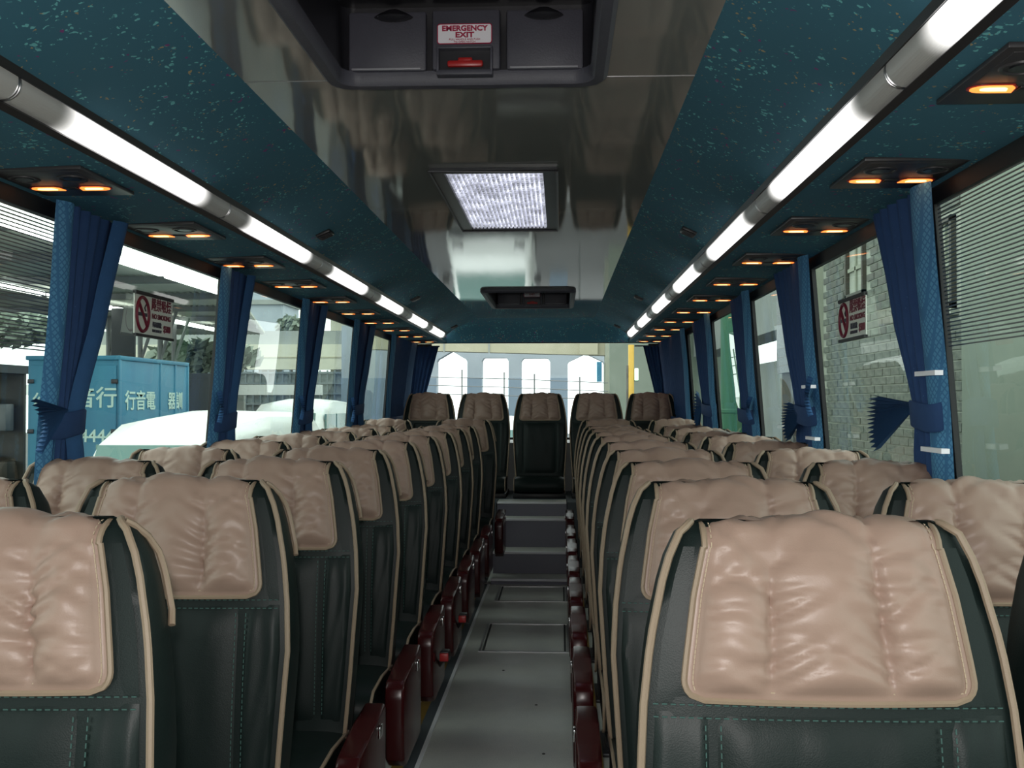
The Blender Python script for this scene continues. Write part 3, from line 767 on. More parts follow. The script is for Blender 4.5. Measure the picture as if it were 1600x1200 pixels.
        D['bolt'][sx] = MB().rbox(min(sx*0.300, sx*0.306), max(sx*0.300, sx*0.306), -0.10, -0.06, 0.40, 0.43, 0.002).mesh('recline_button', M['chrome'])
    D['leg'] = [MB().rbox(x-0.022, x+0.022, -0.32, -0.27, 0.0, 0.29, 0.006).rbox(x-0.03, x+0.03, -0.36, -0.10, 0.0, 0.014, 0.004).mesh('leg', M['darkmetal']) for x in (-0.16, 0.16)]
    D['frame'] = MB().rbox(-0.205, 0.205, -0.40, 0.04, 0.265, 0.302, 0.008).mesh('seat_frame', M['darkmetal'])
    D['plinth'] = MB().rbox(-0.225, 0.225, -0.42, 0.06, 0.262, 0.302, 0.006).mesh('bench_frame', M['black'])
    bk = MB().tube([(0.295, -0.14, 0.26), (0.318, -0.20, 0.30), (0.330, -0.235, 0.325)], 0.008, 6).rbox(0.312, 0.348, -0.275, -0.225, 0.305, 0.345, 0.006)
    D['buckle'] = bk.mesh('belt_buckle', M['black'])
    D['buckle_b'] = MB().rbox(0.314, 0.346, -0.288, -0.272, 0.312, 0.340, 0.003).mesh('buckle_button', M['redplastic'])
    return D
D = seat_meshes()
seat_n = [0]
def make_seat(x, y, z, label, group, arm=0, legs=True, buckle=False, sx=1.0, grip=False):
    i = seat_n[0]; seat_n[0] += 1
    r = empty('coach_seat', (x, y, z)); tag(r, label, 'seat', group); r.scale = (sx, 1, 1)
    bk = obj('backrest', D['backrest'], r)
    for m in D['piping']: obj('piping', m, bk)
    obj('lumbar_panel', D['lumbar_panel'], bk)
    for m in D['side_bolster']: obj('side_bolster', m, bk)
    obj('upper_panel', D['upper_panel'], bk)
    obj('seam_stitching', D['seam_stitching'], bk)
    p = obj('head_cushion', D['pillow'][(i*2 + i//3) % 3], r)
    if i % 2: p.scale = (-1, 1, 1)
    obj('cushion_trim', D['pillow_trim'], p); obj('cushion_stitching', D['pillow_stitch'], p)
    c = obj('seat_cushion', D['cushion'], r)
    for m in D['cushion_piping']: obj('cushion_piping', m, c)
    if arm:
        a = obj('armrest', D['armrest'][arm], r); obj('recline_button', D['bolt'][arm], a)
    if legs:
        for m in D['leg']: obj('leg', m, r)
        obj('seat_frame', D['frame'], r)
    else: obj('bench_frame', D['plinth'], r)
    if grip: obj('edge_piping', D['edge_piping'], bk)
    if buckle:
        b = obj('belt_buckle', D['buckle'], r); obj('buckle_button', D['buckle_b'], b)
    return r
for k in range(10):
    y = 1.40 + 0.67*k; dz = 0.03 if k == 9 else 0.0
    rowname = ORD[k]
    for s in (-1, 1):
        xa = s*0.552; xw = s*1.024
        if s < 0: xa = -0.552 + 0.004*k
        if s < 0 and k == 9: xa = -0.47
        side = SIDE[s]
        make_seat(xa, y, dz, '%s row aisle-side seat %s of the aisle, beige head cushion on dark green leather' % (rowname, side), 'seats %s of the aisle' % side, arm=-s, buckle=(s < 0 and k in (4, 5)), grip=(s < 0))
        if k == 0 and s < 0: continue
        make_seat(xw, y, dz, '%s row window-side seat %s of the aisle, beige head cushion on dark green leather' % (rowname, side), 'seats %s of the aisle' % side, sx=0.94)
for i, x in enumerate((-0.87, -0.42, 0.05, 0.515, 0.965)):
    nm = ['leftmost seat of the rear bench beside the curtain', 'second seat from the left on the rear bench', 'middle seat of the rear bench facing straight down the aisle',
          'second seat from the right on the rear bench', 'rightmost seat of the rear bench beside the curtain'][i]
    make_seat(x, 8.70, 0.226, nm, 'rear bench seats', legs=False, sx=0.93)

# ------------------------------------------------------------------ curtains
def make_curtain(s, ya, yb_, label, seed, frill=None, tiez=1.14, gather=0.42, band=0.10, bottom=0.98, anchor='near'):
    rnd = random.Random(seed)
    r = empty('curtain', (0, 0, 0)); tag(r, label, 'curtain', 'window curtains')
    W = yb_-ya
    prof = [(bottom, gather+0.10), (tiez-0.10, gather+0.08), (tiez-0.03, gather), (tiez+0.03, gather), (tiez+0.12, gather*0.6+0.26), (1.45, gather*0.35+0.54), (1.60, gather*0.2+0.72), (1.79, 1.0)]
    nP = max(4, int(W/0.075)); rows = []; NZ = 44; NT_ = nP*8; ph = rnd.uniform(0, 6)
    for j in range(NZ+1):
        z = bottom + (1.785-bottom)*j/NZ; k = interp(z, prof); row = []
        for i in range(NT_+1):
            t = i/NT_
            yy = ya + band*0.55 + (W-band*0.55)*t*k
            am = 0.016*(0.7+0.3*math.sin(5*t+ph)) * (0.55+0.45*(1-k)+0.2)
            x = wallx(z) - 0.030 - am*(1+math.cos(2*PI*nP*t + ph + 0.5*math.sin(3*z+ph))) - 0.012*(1-k)
            row.append((s*x, yy, z))
        rows.append(row)
    MB().grid(rows).build('drape', M['curtain'], r, angle=80)
    rows = []
    for j in range(25):
        z = bottom + (1.785-bottom)*j/24; row = []
        for i in range(9):
            t = i/8; x = wallx(z) - 0.045 - 0.020*math.sin(PI*t) - 0.004*math.sin(9*z+seed); row.append((s*x, ya + band*t + 0.006*math.sin(7*z+seed), z))
        rows.append(row)
    b = MB().grid(rows).build('border_band', M['band'], r, angle=80)
    for zz in ((tiez+0.10, tiez-0.09) if (s > 0 and ya < 5) else ()):
        MB().prism([(s*(wallx(zz)-0.072), ya+0.004), (s*(wallx(zz)-0.072), ya+band), (s*(wallx(zz)-0.052), ya+band), (s*(wallx(zz)-0.052), ya+0.004)], 'z', zz, zz+0.012).build('clip', M['white'], b, smooth=False)
    # tie band wrapped round the gathered cloth
    tb = []
    yc = ya + W*gather*0.5 + band*0.3; hy = W*gather*0.5 + 0.015
    for zz in (tiez-0.035, tiez-0.03, tiez+0.03, tiez+0.035):
        inn = 0.004 if zz in (tiez-0.035, tiez+0.035) else 0.0
        tb.append([(s*(wallx(zz)-0.052 - (0.034-inn)*math.cos(2*PI*i/20)), yc + (hy-inn)*math.sin(2*PI*i/20), zz+0.006*math.sin(4*PI*i/20)) for i in range(20)])
    MB().grid(tb, True).build('tie_band', M['curtain'], r)
    if s < 0:
        rows = []
        for j in range(25):
            z = bottom + (1.785-bottom)*j/24; k = interp(z, prof); row = []
            y1 = ya + band*0.55 + (W-band*0.55)*k
            for i in range(7):
                t = i/6; row.append((s*(wallx(z) - 0.055 - 0.022*math.sin(PI*t)), y1 - 0.10*W/0.46 + 0.105*W/0.46*t, z))
            rows.append(row)
        MB().grid(rows).build('inner_panel', M['frill'], r, angle=80)
    if frill:
        for (dirn, rad, a0, a1, cy, cz) in frill:
            rows = []; N = 26
            for rr in (0.02, 0.35, 0.7, 1.0):
                row = []
                for i in range(N+1):
                    t = i/N; a = math.radians(a0 + (a1-a0)*t); jag = rad*rr*(1.0 + (0.022*math.cos(PI*i) - 0.10*math.sin(PI*t)**2 + 0.05 if rr == 1.0 else 0))
                    zig = (1 if i % 2 else -1)*0.011*rr
                    zc = tiez+cz; row.append((s*(wallx(zc) - 0.075 + zig - 0.020*rr*math.sin(PI*t)), cy + dirn*jag*math.cos(a) , zc + jag*math.sin(a)))
                rows.append(row)
            MB().grid(rows).build('frill', M['frill'], r, angle=20)
    return r
make_curtain(-1, 2.70, 3.12, 'nearest navy curtain on the left, tied with a light blue frill', 1, [(-1, 0.19, -34, 8, 2.80, 0.04)], 1.19, 0.46)
make_curtain(-1, 4.05, 4.44, 'second navy curtain on the left, behind the no smoking sign', 2, [(-1, 0.07, -60, 60, 4.10, 0.06)], 1.17, 0.62, 0.12)
make_curtain(-1, 5.34, 5.85, 'third navy curtain from the front on the left', 3, [(-1, 0.07, -60, 60, 5.40, 0.05)], 1.17, 0.60, 0.14)
make_curtain(-1, 6.70, 7.39, 'fourth navy curtain from the front on the left', 4, [(-1, 0.09, -60, 60, 6.76, 0.0)], 1.20, 0.62, 0.16)
make_curtain(-1, 8.20, 9.60, 'rearmost navy side curtain on the left', 5, None, 1.10, 0.92, 0.20)
make_curtain(1, 2.575, 3.08, 'nearest navy curtain on the right, fanned frill under its tie', 6, [(1, 0.36, -21, 4, 2.70, 0.03)], 1.215, 0.34, 0.15)
make_curtain(1, 3.84, 4.45, 'second navy curtain on the right, beside the no smoking sign', 7, [(1, 0.32, -22, 6, 3.92, 0.02), (-1, 0.09, -50, 50, 3.90, 0.07)], 1.20, 0.45, 0.15)
make_curtain(1, 5.04, 5.60, 'third navy curtain from the front on the right', 8, [(-1, 0.07, -50, 50, 5.10, 0.04)], 1.18, 0.72, 0.17)
make_curtain(1, 6.35, 7.15, 'fourth navy curtain from the front on the right', 9, [(1, 0.26, -40, 20, 6.75, 0.03)], 1.20, 0.6, 0.18)
make_curtain(1, 7.60, 9.60, 'rearmost navy side curtain on the right', 10, None, 1.10, 0.94, 0.22)
# rear window curtains, pulled to each side
for s in (-1, 1):
    r = empty('rear_curtain', (0, 9.70, 0)); tag(r, 'navy curtain drawn aside at the %s end of the rear window' % SIDE[s], 'curtain', 'rear window curtains')
    rows = []
    for j in range(31):
        z = 0.90 + 0.87*j/30; row = []
        inner = interp(z, [(0.9, 1.06), (1.25, 1.045), (1.79, 0.90)]) if s < 0 else interp(z, [(0.9, 1.13), (1.25, 1.10), (1.79, 0.97)])
        for i in range(33):
            t = i/32; row.append((s*(inner + (wallx(z)-0.02-inner)*t), -0.012 - 0.012*math.cos(2*PI*5*t), z))
        rows.append(row)
    MB().grid(rows).build('drape', M['curtain'], r, angle=80)
    MB().tube([(s*0.90, -0.01, 1.765), (s*1.15, -0.01, 1.765)], 0.006, 6).build('curtain_rail', M['darkmetal'], r)

# striped sun film on the nearest windows
for s in (-1, 1):
    r = empty('sunshade', (0, 0, 0)); tag(r, 'fine horizontal striped sunshade across the upper part of the nearest %s window' % SIDE[s], 'sunshade', 'striped sunshades')
    mb = MB(); a, b = (1.425, 2.835) if s < 0 else (1.405, 2.675); z = 1.744
    while z > 1.385:
        mb.add(*slab(s, a, b, z-0.0034, z, 0.002, 0.0035)); z -= 0.0098
    o = mb.build('stripe_rows', M['steel'], r, smooth=False); o['kind'] = 'stuff'

# no smoking signs on the glass
def no_smoking(s, ya, yb_, za, zb, label):
    yc, zc = (ya+yb_)/2, (za+zb)/2; W, H = yb_-ya, zb-za
    r = empty('no_smoking_sign', (s*(wallx(zc)-0.010), yc, zc)); tag(r, label, 'sign', 'no smoking signs')
    # local frame: u to the reader's right along the wall, v up; built in XZ and turned
    r.rotation_euler = (0, 0, -PI/2 if s > 0 else PI/2)
    tl = math.atan(0.075)
    def put(name, me, u=0.0, v=0.0, d=0.0, parent=None, scale=None):
        o = obj(name, me, parent or r, (u, d, v), (PI/2, 0, 0)) if isinstance(me, bpy.types.Mesh) and me.get('txt') else obj(name, me, parent or r)
        if scale: o.scale = scale
        return o
    pl = MB().box(-W/2, W/2, 0.0, 0.003, -H/2, H/2).mesh('plate', M['signwhite'], smooth=False); plate = obj('plate', pl, r)
    MB().box(-W/2, W/2, -0.006, 0.006, H/2-0.007, H/2+0.004).build('sign_rail', M['rubber'], r, smooth=False)
    MB().box(-W/2, W/2, -0.006, 0.006, -H/2-0.004, -H/2+0.005).build('sign_rail', M['rubber'], r, smooth=False)
    cx, rad = -W*0.31, H*0.40
    MB().tube([(cx+rad*0.90*math.cos(2*PI*i/28), -0.002, rad*math.sin(2*PI*i/28)) for i in range(28)], 0.0058, 6, True).build('ring', M['maroon_ink'], plate)
    MB().tube([(cx-rad*0.64, -0.003, rad*0.70), (cx+rad*0.64, -0.003, -rad*0.70)], 0.0052, 6).build('slash', M['maroon_ink'], plate)
    MB().box(cx-rad*0.7, cx+rad*0.62, -0.0035, -0.0005, -0.006, 0.005).build('cigarette', M['dark_ink'], plate, smooth=False)
    MB().tube([(cx+rad*0.45, -0.002, 0.012), (cx+rad*0.30, -0.002, 0.022), (cx+rad*0.5, -0.002, 0.034)], 0.0022, 5).build('smoke', M['dark_ink'], plate)
    for body, size, u, v, m_, sc_ in (('嚴禁吸煙', 0.046, 0.062, H*0.27, 'maroon_ink', (0.98, 1.0)), ('NO SMOKING', 0.0255, 0.062, 0.000, 'maroon_ink', (1.05, 0.95)),
                                   ('最高罰款', 0.020, 0.022, -H*0.20, 'dark_ink', (1, 1)), ('MAX PENALTY', 0.0125, 0.022, -H*0.345, 'dark_ink', (1, 1)), ('$5000', 0.030, 0.112, -H*0.27, 'maroon_ink', (0.85, 1.1))):
        me = text_mesh(body, size, M[m_], 0.0008, bold=0.0005)
        o = obj('lettering', me, plate, (u, -0.0012, v), (PI/2, 0, 0)); o.scale = (sc_[0], sc_[1], 1)
    return r
no_smoking(-1, 3.338, 3.672, 1.469, 1.610, 'no smoking sign on the left window in front of the blue truck')
no_smoking(1, 3.310, 3.615, 1.455, 1.590, 'no smoking sign on the right window against the brick wall')

# ------------------------------------------------------------------ outside: ground
GZ = -1.15
g = MB().box(-60, 60, -30, 80, GZ-0.1, GZ).build('ground', M['asphalt'], smooth=False); struct(g, 'grey asphalt yard around the bus', 'ground')

# brick building on the right
WXR = 3.30
bw = MB().box(WXR+0.012, WXR+0.3, 7.6, 12.56, GZ, 4.2).build('wall_1', M['mortar'], smooth=False); struct(bw, 'weathered painted brick wall outside the right windows', 'wall')
bl, bh, gap = 0.235, 0.066, 0.014
brick_me = [MB().box(0, 0.10, 0, bl, 0, bh).mesh('brick', M['brick'], smooth=False), MB().box(0, 0.10, 0, bl, 0, bh).mesh('brick', M['brickred'], smooth=False),
            MB().box(0, 0.10, 0, bl/2-gap/2, 0, bh).mesh('brick', M['brick'], smooth=False)]
wins = [(8.34, 8.74, 1.98, 2.72), (10.75, 11.42, 2.34, 2.95)]
rnd = random.Random(4); rest = MB(); nb = 0
z = 0.62; row = 0
while z < 3.1:
    y = 7.6 - (bl+gap)/2*(row % 2)
    while y < 12.5:
        ya, yb_ = y, y+bl
        blocked = any(ya < w1+0.02 and yb_ > w0-0.02 and z < z1+0.02 and z+bh > z0-0.02 for w0, w1, z0, z1 in wins)
        seen = (7.75 < ya < 8.75 and 0.75 < z < 2.95) or (9.95 < ya < 12.5 and 1.0 < z < 2.85)
        if not blocked and ya >= 7.6 and yb_ <= 12.56:
            dx = rnd.uniform(-0.004, 0.003)
            if seen and nb < 300:
                k = 1 if (z > 1.9 and rnd.random() < 0.6) else 0
                obj('brick', brick_me[k], bw, (WXR+dx, ya+rnd.uniform(-.003, .003), z)); nb += 1
            else: rest.box(WXR+dx, WXR+0.1, ya, yb_, z, z+bh)
        y += bl+gap
    z += bh+gap; row += 1
o = rest.build('brickwork', M['brick'], bw, smooth=False); o['kind'] = 'stuff'
for i, (w0, w1, z0, z1) in enumerate(wins):
    wnum += 1
    r = empty('window_%d' % wnum, (WXR, (w0+w1)/2, z0)); struct(r, ['white-mullioned window in the brick wall beside the nearest right curtain', 'window in the brick wall above the right no smoking sign'][i], 'window')
    w, h = w1-w0, z1-z0
    fr = MB()
    for a, b, c, d_ in ((-w/2, w/2, h-.05, h), (-w/2, w/2, 0, .05), (-w/2, -w/2+.05, 0, h), (w/2-.05, w/2, 0, h)): fr.box(-0.03, 0.04, a, b, c, d_)
    fr.build('frame', M['darkbrown'], r, smooth=False)
    MB().box(0.05, 0.06, -w/2, w/2, 0, h).build('pane', M['vanglass'], r, smooth=False)
    MB().box(-0.01, 0.03, -0.02, 0.02, 0.05, h-.05).build('mullion', M['plasterlight'], r, smooth=False)
    MB().box(-0.01, 0.03, -w/2+.05, w/2-.05, h*0.5-.02, h*0.5+.02).build('transom', M['plasterlight'], r, smooth=False)
    MB().box(-0.05, 0.03, -w/2-.04, w/2+.04, -0.05, 0.0).build('sill', M['mortar'], r, smooth=False)
p = MB().rbox(WXR-0.12, WXR+0.3, 4.2, 7.92, GZ, 4.2, 0.02).build('wall_2', M['plaster']); struct(p, 'smooth grey green plastered wall outside the nearest right window', 'wall')
p = MB().rbox(WXR-0.10, WXR+0.3, 12.5, 13.1, GZ, 4.2, 0.02).build('wall_3', M['plasterlight']); struct(p, 'pale plaster pier at the end of the brick wall', 'wall')
p = MB().box(WXR-0.02, WXR+0.3, 13.1, 15.0, 1.65, 4.2).build('wall_4', M['granite'], smooth=False); struct(p, 'speckled granite facing over the dark doorway', 'wall')
p = empty('door_1', (WXR, 14.05, GZ)); struct(p, 'dark brown doorway beyond the pale pier on the right', 'door')
MB().box(0.05, 0.12, -0.95, 0.95, 0, 2.80).build('door_leaf', M['darkbrown'], p, smooth=False)
MB().box(-0.02, 0.10, -0.06, 0.06, 0, 2.80).build('door_post', M['steel'], p, smooth=False)
MB().box(-0.02, 0.02, -0.95, 0.95, 2.03, 2.08).build('door_rail', M['alu'], p, smooth=False)
p = MB().box(WXR+0.6, WXR+0.8, 15.0, 22, GZ, 1.95).box(WXR+0.2, WXR+0.8, 15.0, 26, 2.35, 4.4).build('wall_5', M['concrete'], smooth=False); struct(p, 'grey concrete frame with bright openings beyond the right doorway', 'wall')
def column(x, y, rad, z0, z1, m, label, collar=True):
    r = empty('round_column', (x, y, z0)); tag(r, label, 'column')
    MB().grid([[(rr*math.cos(2*PI*i/28), rr*math.sin(2*PI*i/28), zz) for i in range(28)] for rr, zz in ((rad, 0), (rad, (z1-z0)*0.5), (rad, z1-z0))], True).build('shaft', m, r)
    if collar:
        for zz in (2.28, 0.05): MB().grid([[(rr*math.cos(2*PI*i/28), rr*math.sin(2*PI*i/28), zz+q) for i in range(28)] for rr, q in ((rad+.002, -0.03), (rad+.012, -0.02), (rad+.012, 0.02), (rad+.002, 0.03))], True).build('collar', m, r)
    return r
column(2.55, 14.0, 0.21, GZ, 4.2, M['greenpaint'], 'round green painted column seen through the third right window')

# left: canopy with tubes, posts
r = empty('depot_canopy', (-7.2, 20, 3.25)); tag(r, 'corrugated grey depot canopy roof outside the left windows', 'canopy')
mb = MB(); rows = []
N = 110
def canopy_end(x): return interp(x, [(-1.4, 11.0), (1.8, -2.5)])
for q in (0, 0.33, 0.67, 1.0):
    rows.append([(-4.5 + 6.3*i/N, -16 + (canopy_end(-4.5+6.3*i/N)+16)*q, 0.05 + 0.045*math.cos(PI*i)) for i in range(N+1)])
MB().grid(rows).build('corrugated_sheet', M['canopy'], r, smooth=False)
for k in range(9):
    pe = interp(-13.85+k*2.6, [(-2.5, 1.8), (11.0, -1.4)])
    MB().box(-4.5, pe, -14+k*2.6, -13.85+k*2.6, -0.10, 0.0).build('purlin', M['steel'], r, smooth=False)
MB().box(1.62, 1.95, -16, -2.5, -0.12, 0.02).build('translucent_gutter', M['skylight'], r, smooth=False)
for (xx, ya, yb_) in ((1.66, -13, -2.0), (0.20, -13, -5.0), (-1.45, -13, 10.0)):
    for q in range(int((yb_-ya)/2.7)):
        o = MB().rbox(xx-7.2-0.05, xx-7.2+0.05, ya+20+q*2.7, ya+20+q*2.7+2.5, 3.065, 3.148, 0.02).build('tube_light', M['tube'])
        tag(o, '%s tube from the front in the %s row under the depot canopy' % (ORD[q], {1.66: 'nearest', 0.20: 'middle', -1.45: 'farthest'}[xx]), 'tube light', 'tubes under the depot canopy')
for k, (x, y) in enumerate(((-11.0, 24.0), (-10.3, 24.0), (-9.55, 24.0), (-8.75, 24.0), (-8.3, 22.0))):
    r = empty('canopy_post', (x, y, GZ)); tag(r, 'thin steel canopy post against the bright sky, %s from the left' % ORD[k], 'post', 'canopy posts')
    MB().tube([(0, 0, 0), (0, 0, 3.4), (0.0, 0, 4.35)], 0.06, 8).build('shaft', M['steel'], r)
    MB().tube([(0, 0, 3.3), (0.35, 0, 4.35)], 0.04, 6).build('brace', M['steel'], r)
    MB().rbox(-0.14, 0.14, -0.14, 0.14, 0, 0.03, 0.01).build('base_plate', M['steel'], r)
r = empty('notice_board', (-8.25, 20, GZ)); tag(r, 'dark grey board standing above the blue truck', 'board')
MB().rbox(-0.25, 0.22, 0, 0.06, 3.05, 4.22, 0.01).build('board', M['darkgrey'], r)
MB().box(-0.05, 0.0, 0.06, 0.11, 0, 3.1).build('post', M['steel'], r, smooth=False)

# blue box truck
r = empty('box_truck', (-6.40, 14.0, GZ)); tag(r, 'faded blue box truck with pale lettering outside the left window', 'truck')
bx = MB().rbox(-0.64, 0.64, 0.0, 2.6, 0.85, 3.00, 0.02).build('cargo_box', M['truckblue'], r)
for (xa, xb) in ((-0.60, -0.03), (0.03, 0.60)):
    dr = MB().rbox(xa, xb, -0.025, 0.01, 0.92, 2.90, 0.012).build('rear_door', M['truckblue'], r)
    for zz in (1.35, 2.0, 2.68):
        hx = xa+0.02 if xa < 0 else xb-0.02
        MB().rbox(hx-0.045, hx+0.045, -0.045, -0.02, zz-0.03, zz+0.03, 0.008).build('hinge', M['darkmetal'], dr)
    hx = xb-0.06 if xa < 0 else xa+0.06
    MB().tube([(hx, -0.045, 0.98), (hx, -0.045, 2.85)], 0.014, 6).build('lock_rod', M['darkmetal'], dr)
for yy in (0.0, 1.45, 2.05, 2.6): MB().rbox(0.63, 0.655, yy-0.03, yy+0.03, 0.88, 2.98, 0.008).build('side_rib', M['truckblue'], r)
MB().rbox(-0.66, 0.66, -0.03, 2.62, 2.97, 3.03, 0.01).build('top_rail', M['truckblue'], r)
for body, size, x, z in (('音行', 0.30, 0.32, 2.44), ('04444', 0.24, 0.28, 1.93), ('公司', 0.2, -0.36, 2.42)):
    me = text_mesh(body, size, M['trucktext'], 0.003, bold=0.004); obj('lettering', me, r, (x, -0.030, z), (PI/2, 0, 0))
for body, size, y, z, sx in (('行音電', 0.29, 0.70, 2.40, 1.25), ('器訓', 0.28, 2.05, 2.40, 1.1), ('整機音響外', 0.23, 0.78, 1.90, 1.0), ('視電維修', 0.21, 2.03, 1.90, 1.0), ('40771144', 0.22, 0.9, 1.52, 1.0)):
    me = text_mesh(body, size, M['trucktext'], 0.003, bold=0.004)
    o = obj('lettering', me, r, (0.647, y, z), (PI/2, 0, PI/2)); o.scale = (sx, 1, 1)
MB().rbox(-0.60, 0.60, 2.7, 4.2, 0.6, 2.2, 0.08).build('cab', M['truckblue'], r)
MB().box(-0.55, 0.55, 0.05, 4.1, 0.6, 0.86).build('chassis', M['darkmetal'], r, smooth=False)
for wx in (-0.55, 0.55):
    for wy in (0.7, 3.4):
        MB().grid([[(wx+q, wy+rr*math.cos(2*PI*i/18), 0.40+rr*math.sin(2*PI*i/18)) for i in range(18)] for q, rr in ((-0.12, 0.05), (-0.12, 0.38), (-0.09, 0.40), (0.09, 0.40), (0.12, 0.38), (0.12, 0.05))], True).build('wheel', M['rubber'], r)

# white vans
def make_van(x, y, L, W, H, label, rz=0):
    r = empty('white_van', (x, y, GZ), rz); tag(r, label, 'van', 'parked vans')
    # body lofted along its length; the front end is at local y = 0
    sec = [(0.0, 0.35, 0.95), (0.12, 0.30, 1.05), (0.55, 0.30, 1.25), (1.05, 0.30, H-0.22), (1.5, 0.30, H-0.06), (L*0.55, 0.30, H), (L-0.3, 0.30, H-0.03), (L-0.05, 0.32, H-0.12), (L, 0.4, H-0.30)]
    rows = []
    for yy, zb, zt in sec:
        hwid = W/2*(0.90 if yy < 0.1 else 1.0); crown = 0.05 if zt > H-0.3 else 0.02; row = []
        for px, pz in ((-1, 0), (-1, 0.45), (-0.985, 0.62), (-0.90, 0.93), (-0.80, 0.985), (-0.4, 1.0), (0, 1.0), (0.4, 1.0), (0.80, 0.985), (0.90, 0.93), (0.985, 0.62), (1, 0.45), (1, 0)):
            zz = zb + (zt-zb)*pz + (crown*(1-px*px) if pz > 0.97 else 0); row.append((hwid*px, yy, zz))
        rows.append(row)
    mb = MB().grid(rows, True); n = 13; mb.f.append(tuple(range(n))); mb.f.append(tuple((len(sec)-1)*n+i for i in range(n)))
    mb.build('body', M['vanwhite'], r, angle=50)
    MB().add([(-W*0.42, 0.56, 1.28), (W*0.42, 0.56, 1.28), (W*0.39, 1.03, H-0.24), (-W*0.39, 1.03, H-0.24), (-W*0.42, 0.53, 1.29), (W*0.42, 0.53, 1.29), (W*0.39, 1.0, H-0.23), (-W*0.39, 1.0, H-0.23)],
             [(0,1,2,3),(4,5,6,7),(0,1,5,4),(1,2,6,5),(2,3,7,6),(3,0,4,7)]).build('windscreen', M['vanglass'], r, smooth=False)
    for sx in (-1, 1):
        for ya, yb_ in ((1.25, 2.1), (2.2, 3.1), (3.2, L-0.4)):
            if yb_ > ya: MB().prism([(sx*(W/2*0.985+0.004), ya), (sx*(W/2*0.985+0.004), yb_), (sx*(W/2*0.94), yb_), (sx*(W/2*0.94), ya)], 'z', 0.3+(H-0.3)*0.64, 0.3+(H-0.3)*0.88).build('side_window', M['vanglass'], r, smooth=False)
        MB().rbox(sx*(W/2+0.10)-0.07, sx*(W/2+0.10)+0.07, 0.85, 0.95, 1.25, 1.45, 0.02).build('mirror', M['rubber'], r)
        MB().rbox(sx*W*0.36-0.11, sx*W*0.36+0.11, -0.02, 0.04, 0.72, 0.88, 0.02).build('headlamp', M['chrome'], r)
        for wy in (0.85, L-0.9):
            MB().grid([[(sx*(W/2-0.1)+q, wy+rr*math.cos(2*PI*i/18), 0.33+rr*math.sin(2*PI*i/18)) for i in range(18)] for q, rr in ((-0.1, 0.05), (-0.1, 0.31), (-0.07, 0.33), (0.09, 0.33), (0.11, 0.30), (0.11, 0.05))], True).build('wheel', M['rubber'], r)
    MB().rbox(-W/2*0.95, W/2*0.95, -0.06, 0.12, 0.40, 0.62, 0.04).build('bumper', M['darkgrey'], r)
    return r
make_van(-3.15, 7.6, 4.7, 1.25, 2.27, 'near white van whose roof shows below the blue truck')
make_van(-5.0, 18.7, 4.5, 1.5, 2.42, 'farther white van facing the bus beside the second left curtain')
make_van(-1.2, 20.8, 4.5, 1.7, 2.05, 'white van parked behind the bus beyond the rear window')

# dark stall with rail at the far left, cabinet by the truck
r = empty('market_stall', (-9.4, 15.0, GZ)); tag(r, 'dark open stall with clutter at the far left edge', 'stall')
MB().box(-1.4, 1.05, 0, 1.6, 2.85, 2.98).build('stall_roof', M['darkgrey'], r, smooth=False)
for x in (-1.3, 0.95): MB().box(x, x+0.08, 0.0, 0.08, 0, 2.9).build('stall_post', M['steel'], r, smooth=False)
MB().box(-1.35, 1.0, 1.5, 1.58, 0, 2.85).build('back_wall', M['darkbrown'], r, smooth=False)
MB().box(-1.3, 0.95, 0.3, 1.0, 0.9, 1.0).build('counter', M['darkbrown'], r, smooth=False)
for i in range(9):
    for j in range(3): MB().rbox(-1.25+i*0.245, -1.06+i*0.245+0.03*(j % 2), 1.15, 1.4, 0.3+j*0.82+0.1*(i % 2), 0.55+j*0.82+0.09*((i*3+j) % 4), 0.02).build('goods_box', [M['cream'], M['steel'], M['yellowpost'], M['darkgrey'], M['brickred'], M['darkbrown'], M['greenpaint']][(i*2+j*3) % 7], r)
for i in range(6): MB().rbox(-1.0+i*0.32, -0.78+i*0.32, 0.45, 0.7, 1.0, 1.25+0.1*(i % 3), 0.02).build('goods_box', [M['cream'], M['steel'], M['yellowpost'], M['concrete'], M['brickred'], M['steel']][i], r)
MB().tube([(-1.4, -0.4, 0.3), (-1.4, -0.4, 1.95), (0.98, -0.4, 2.0), (1.05, -0.4, 1.9), (1.05, -0.4, 0)], 0.04, 8).build('guard_rail', M['vanwhite'], r)
r = empty('metal_cabinet', (-6.32, 18.8, GZ)); tag(r, 'dark grey metal cabinet behind the blue truck', 'cabinet')
MB().rbox(-0.28, 0.28, 0, 0.5, 0.05, 2.92, 0.02).build('body', M['darkgrey'], r)
MB().rbox(-0.25, 0.25, -0.02, 0.0, 0.15, 2.8, 0.006).build('door', M['darkgrey'], r)
MB().rbox(0.16, 0.19, -0.045, -0.02, 1.3, 1.5, 0.006).build('handle', M['chrome'], r)

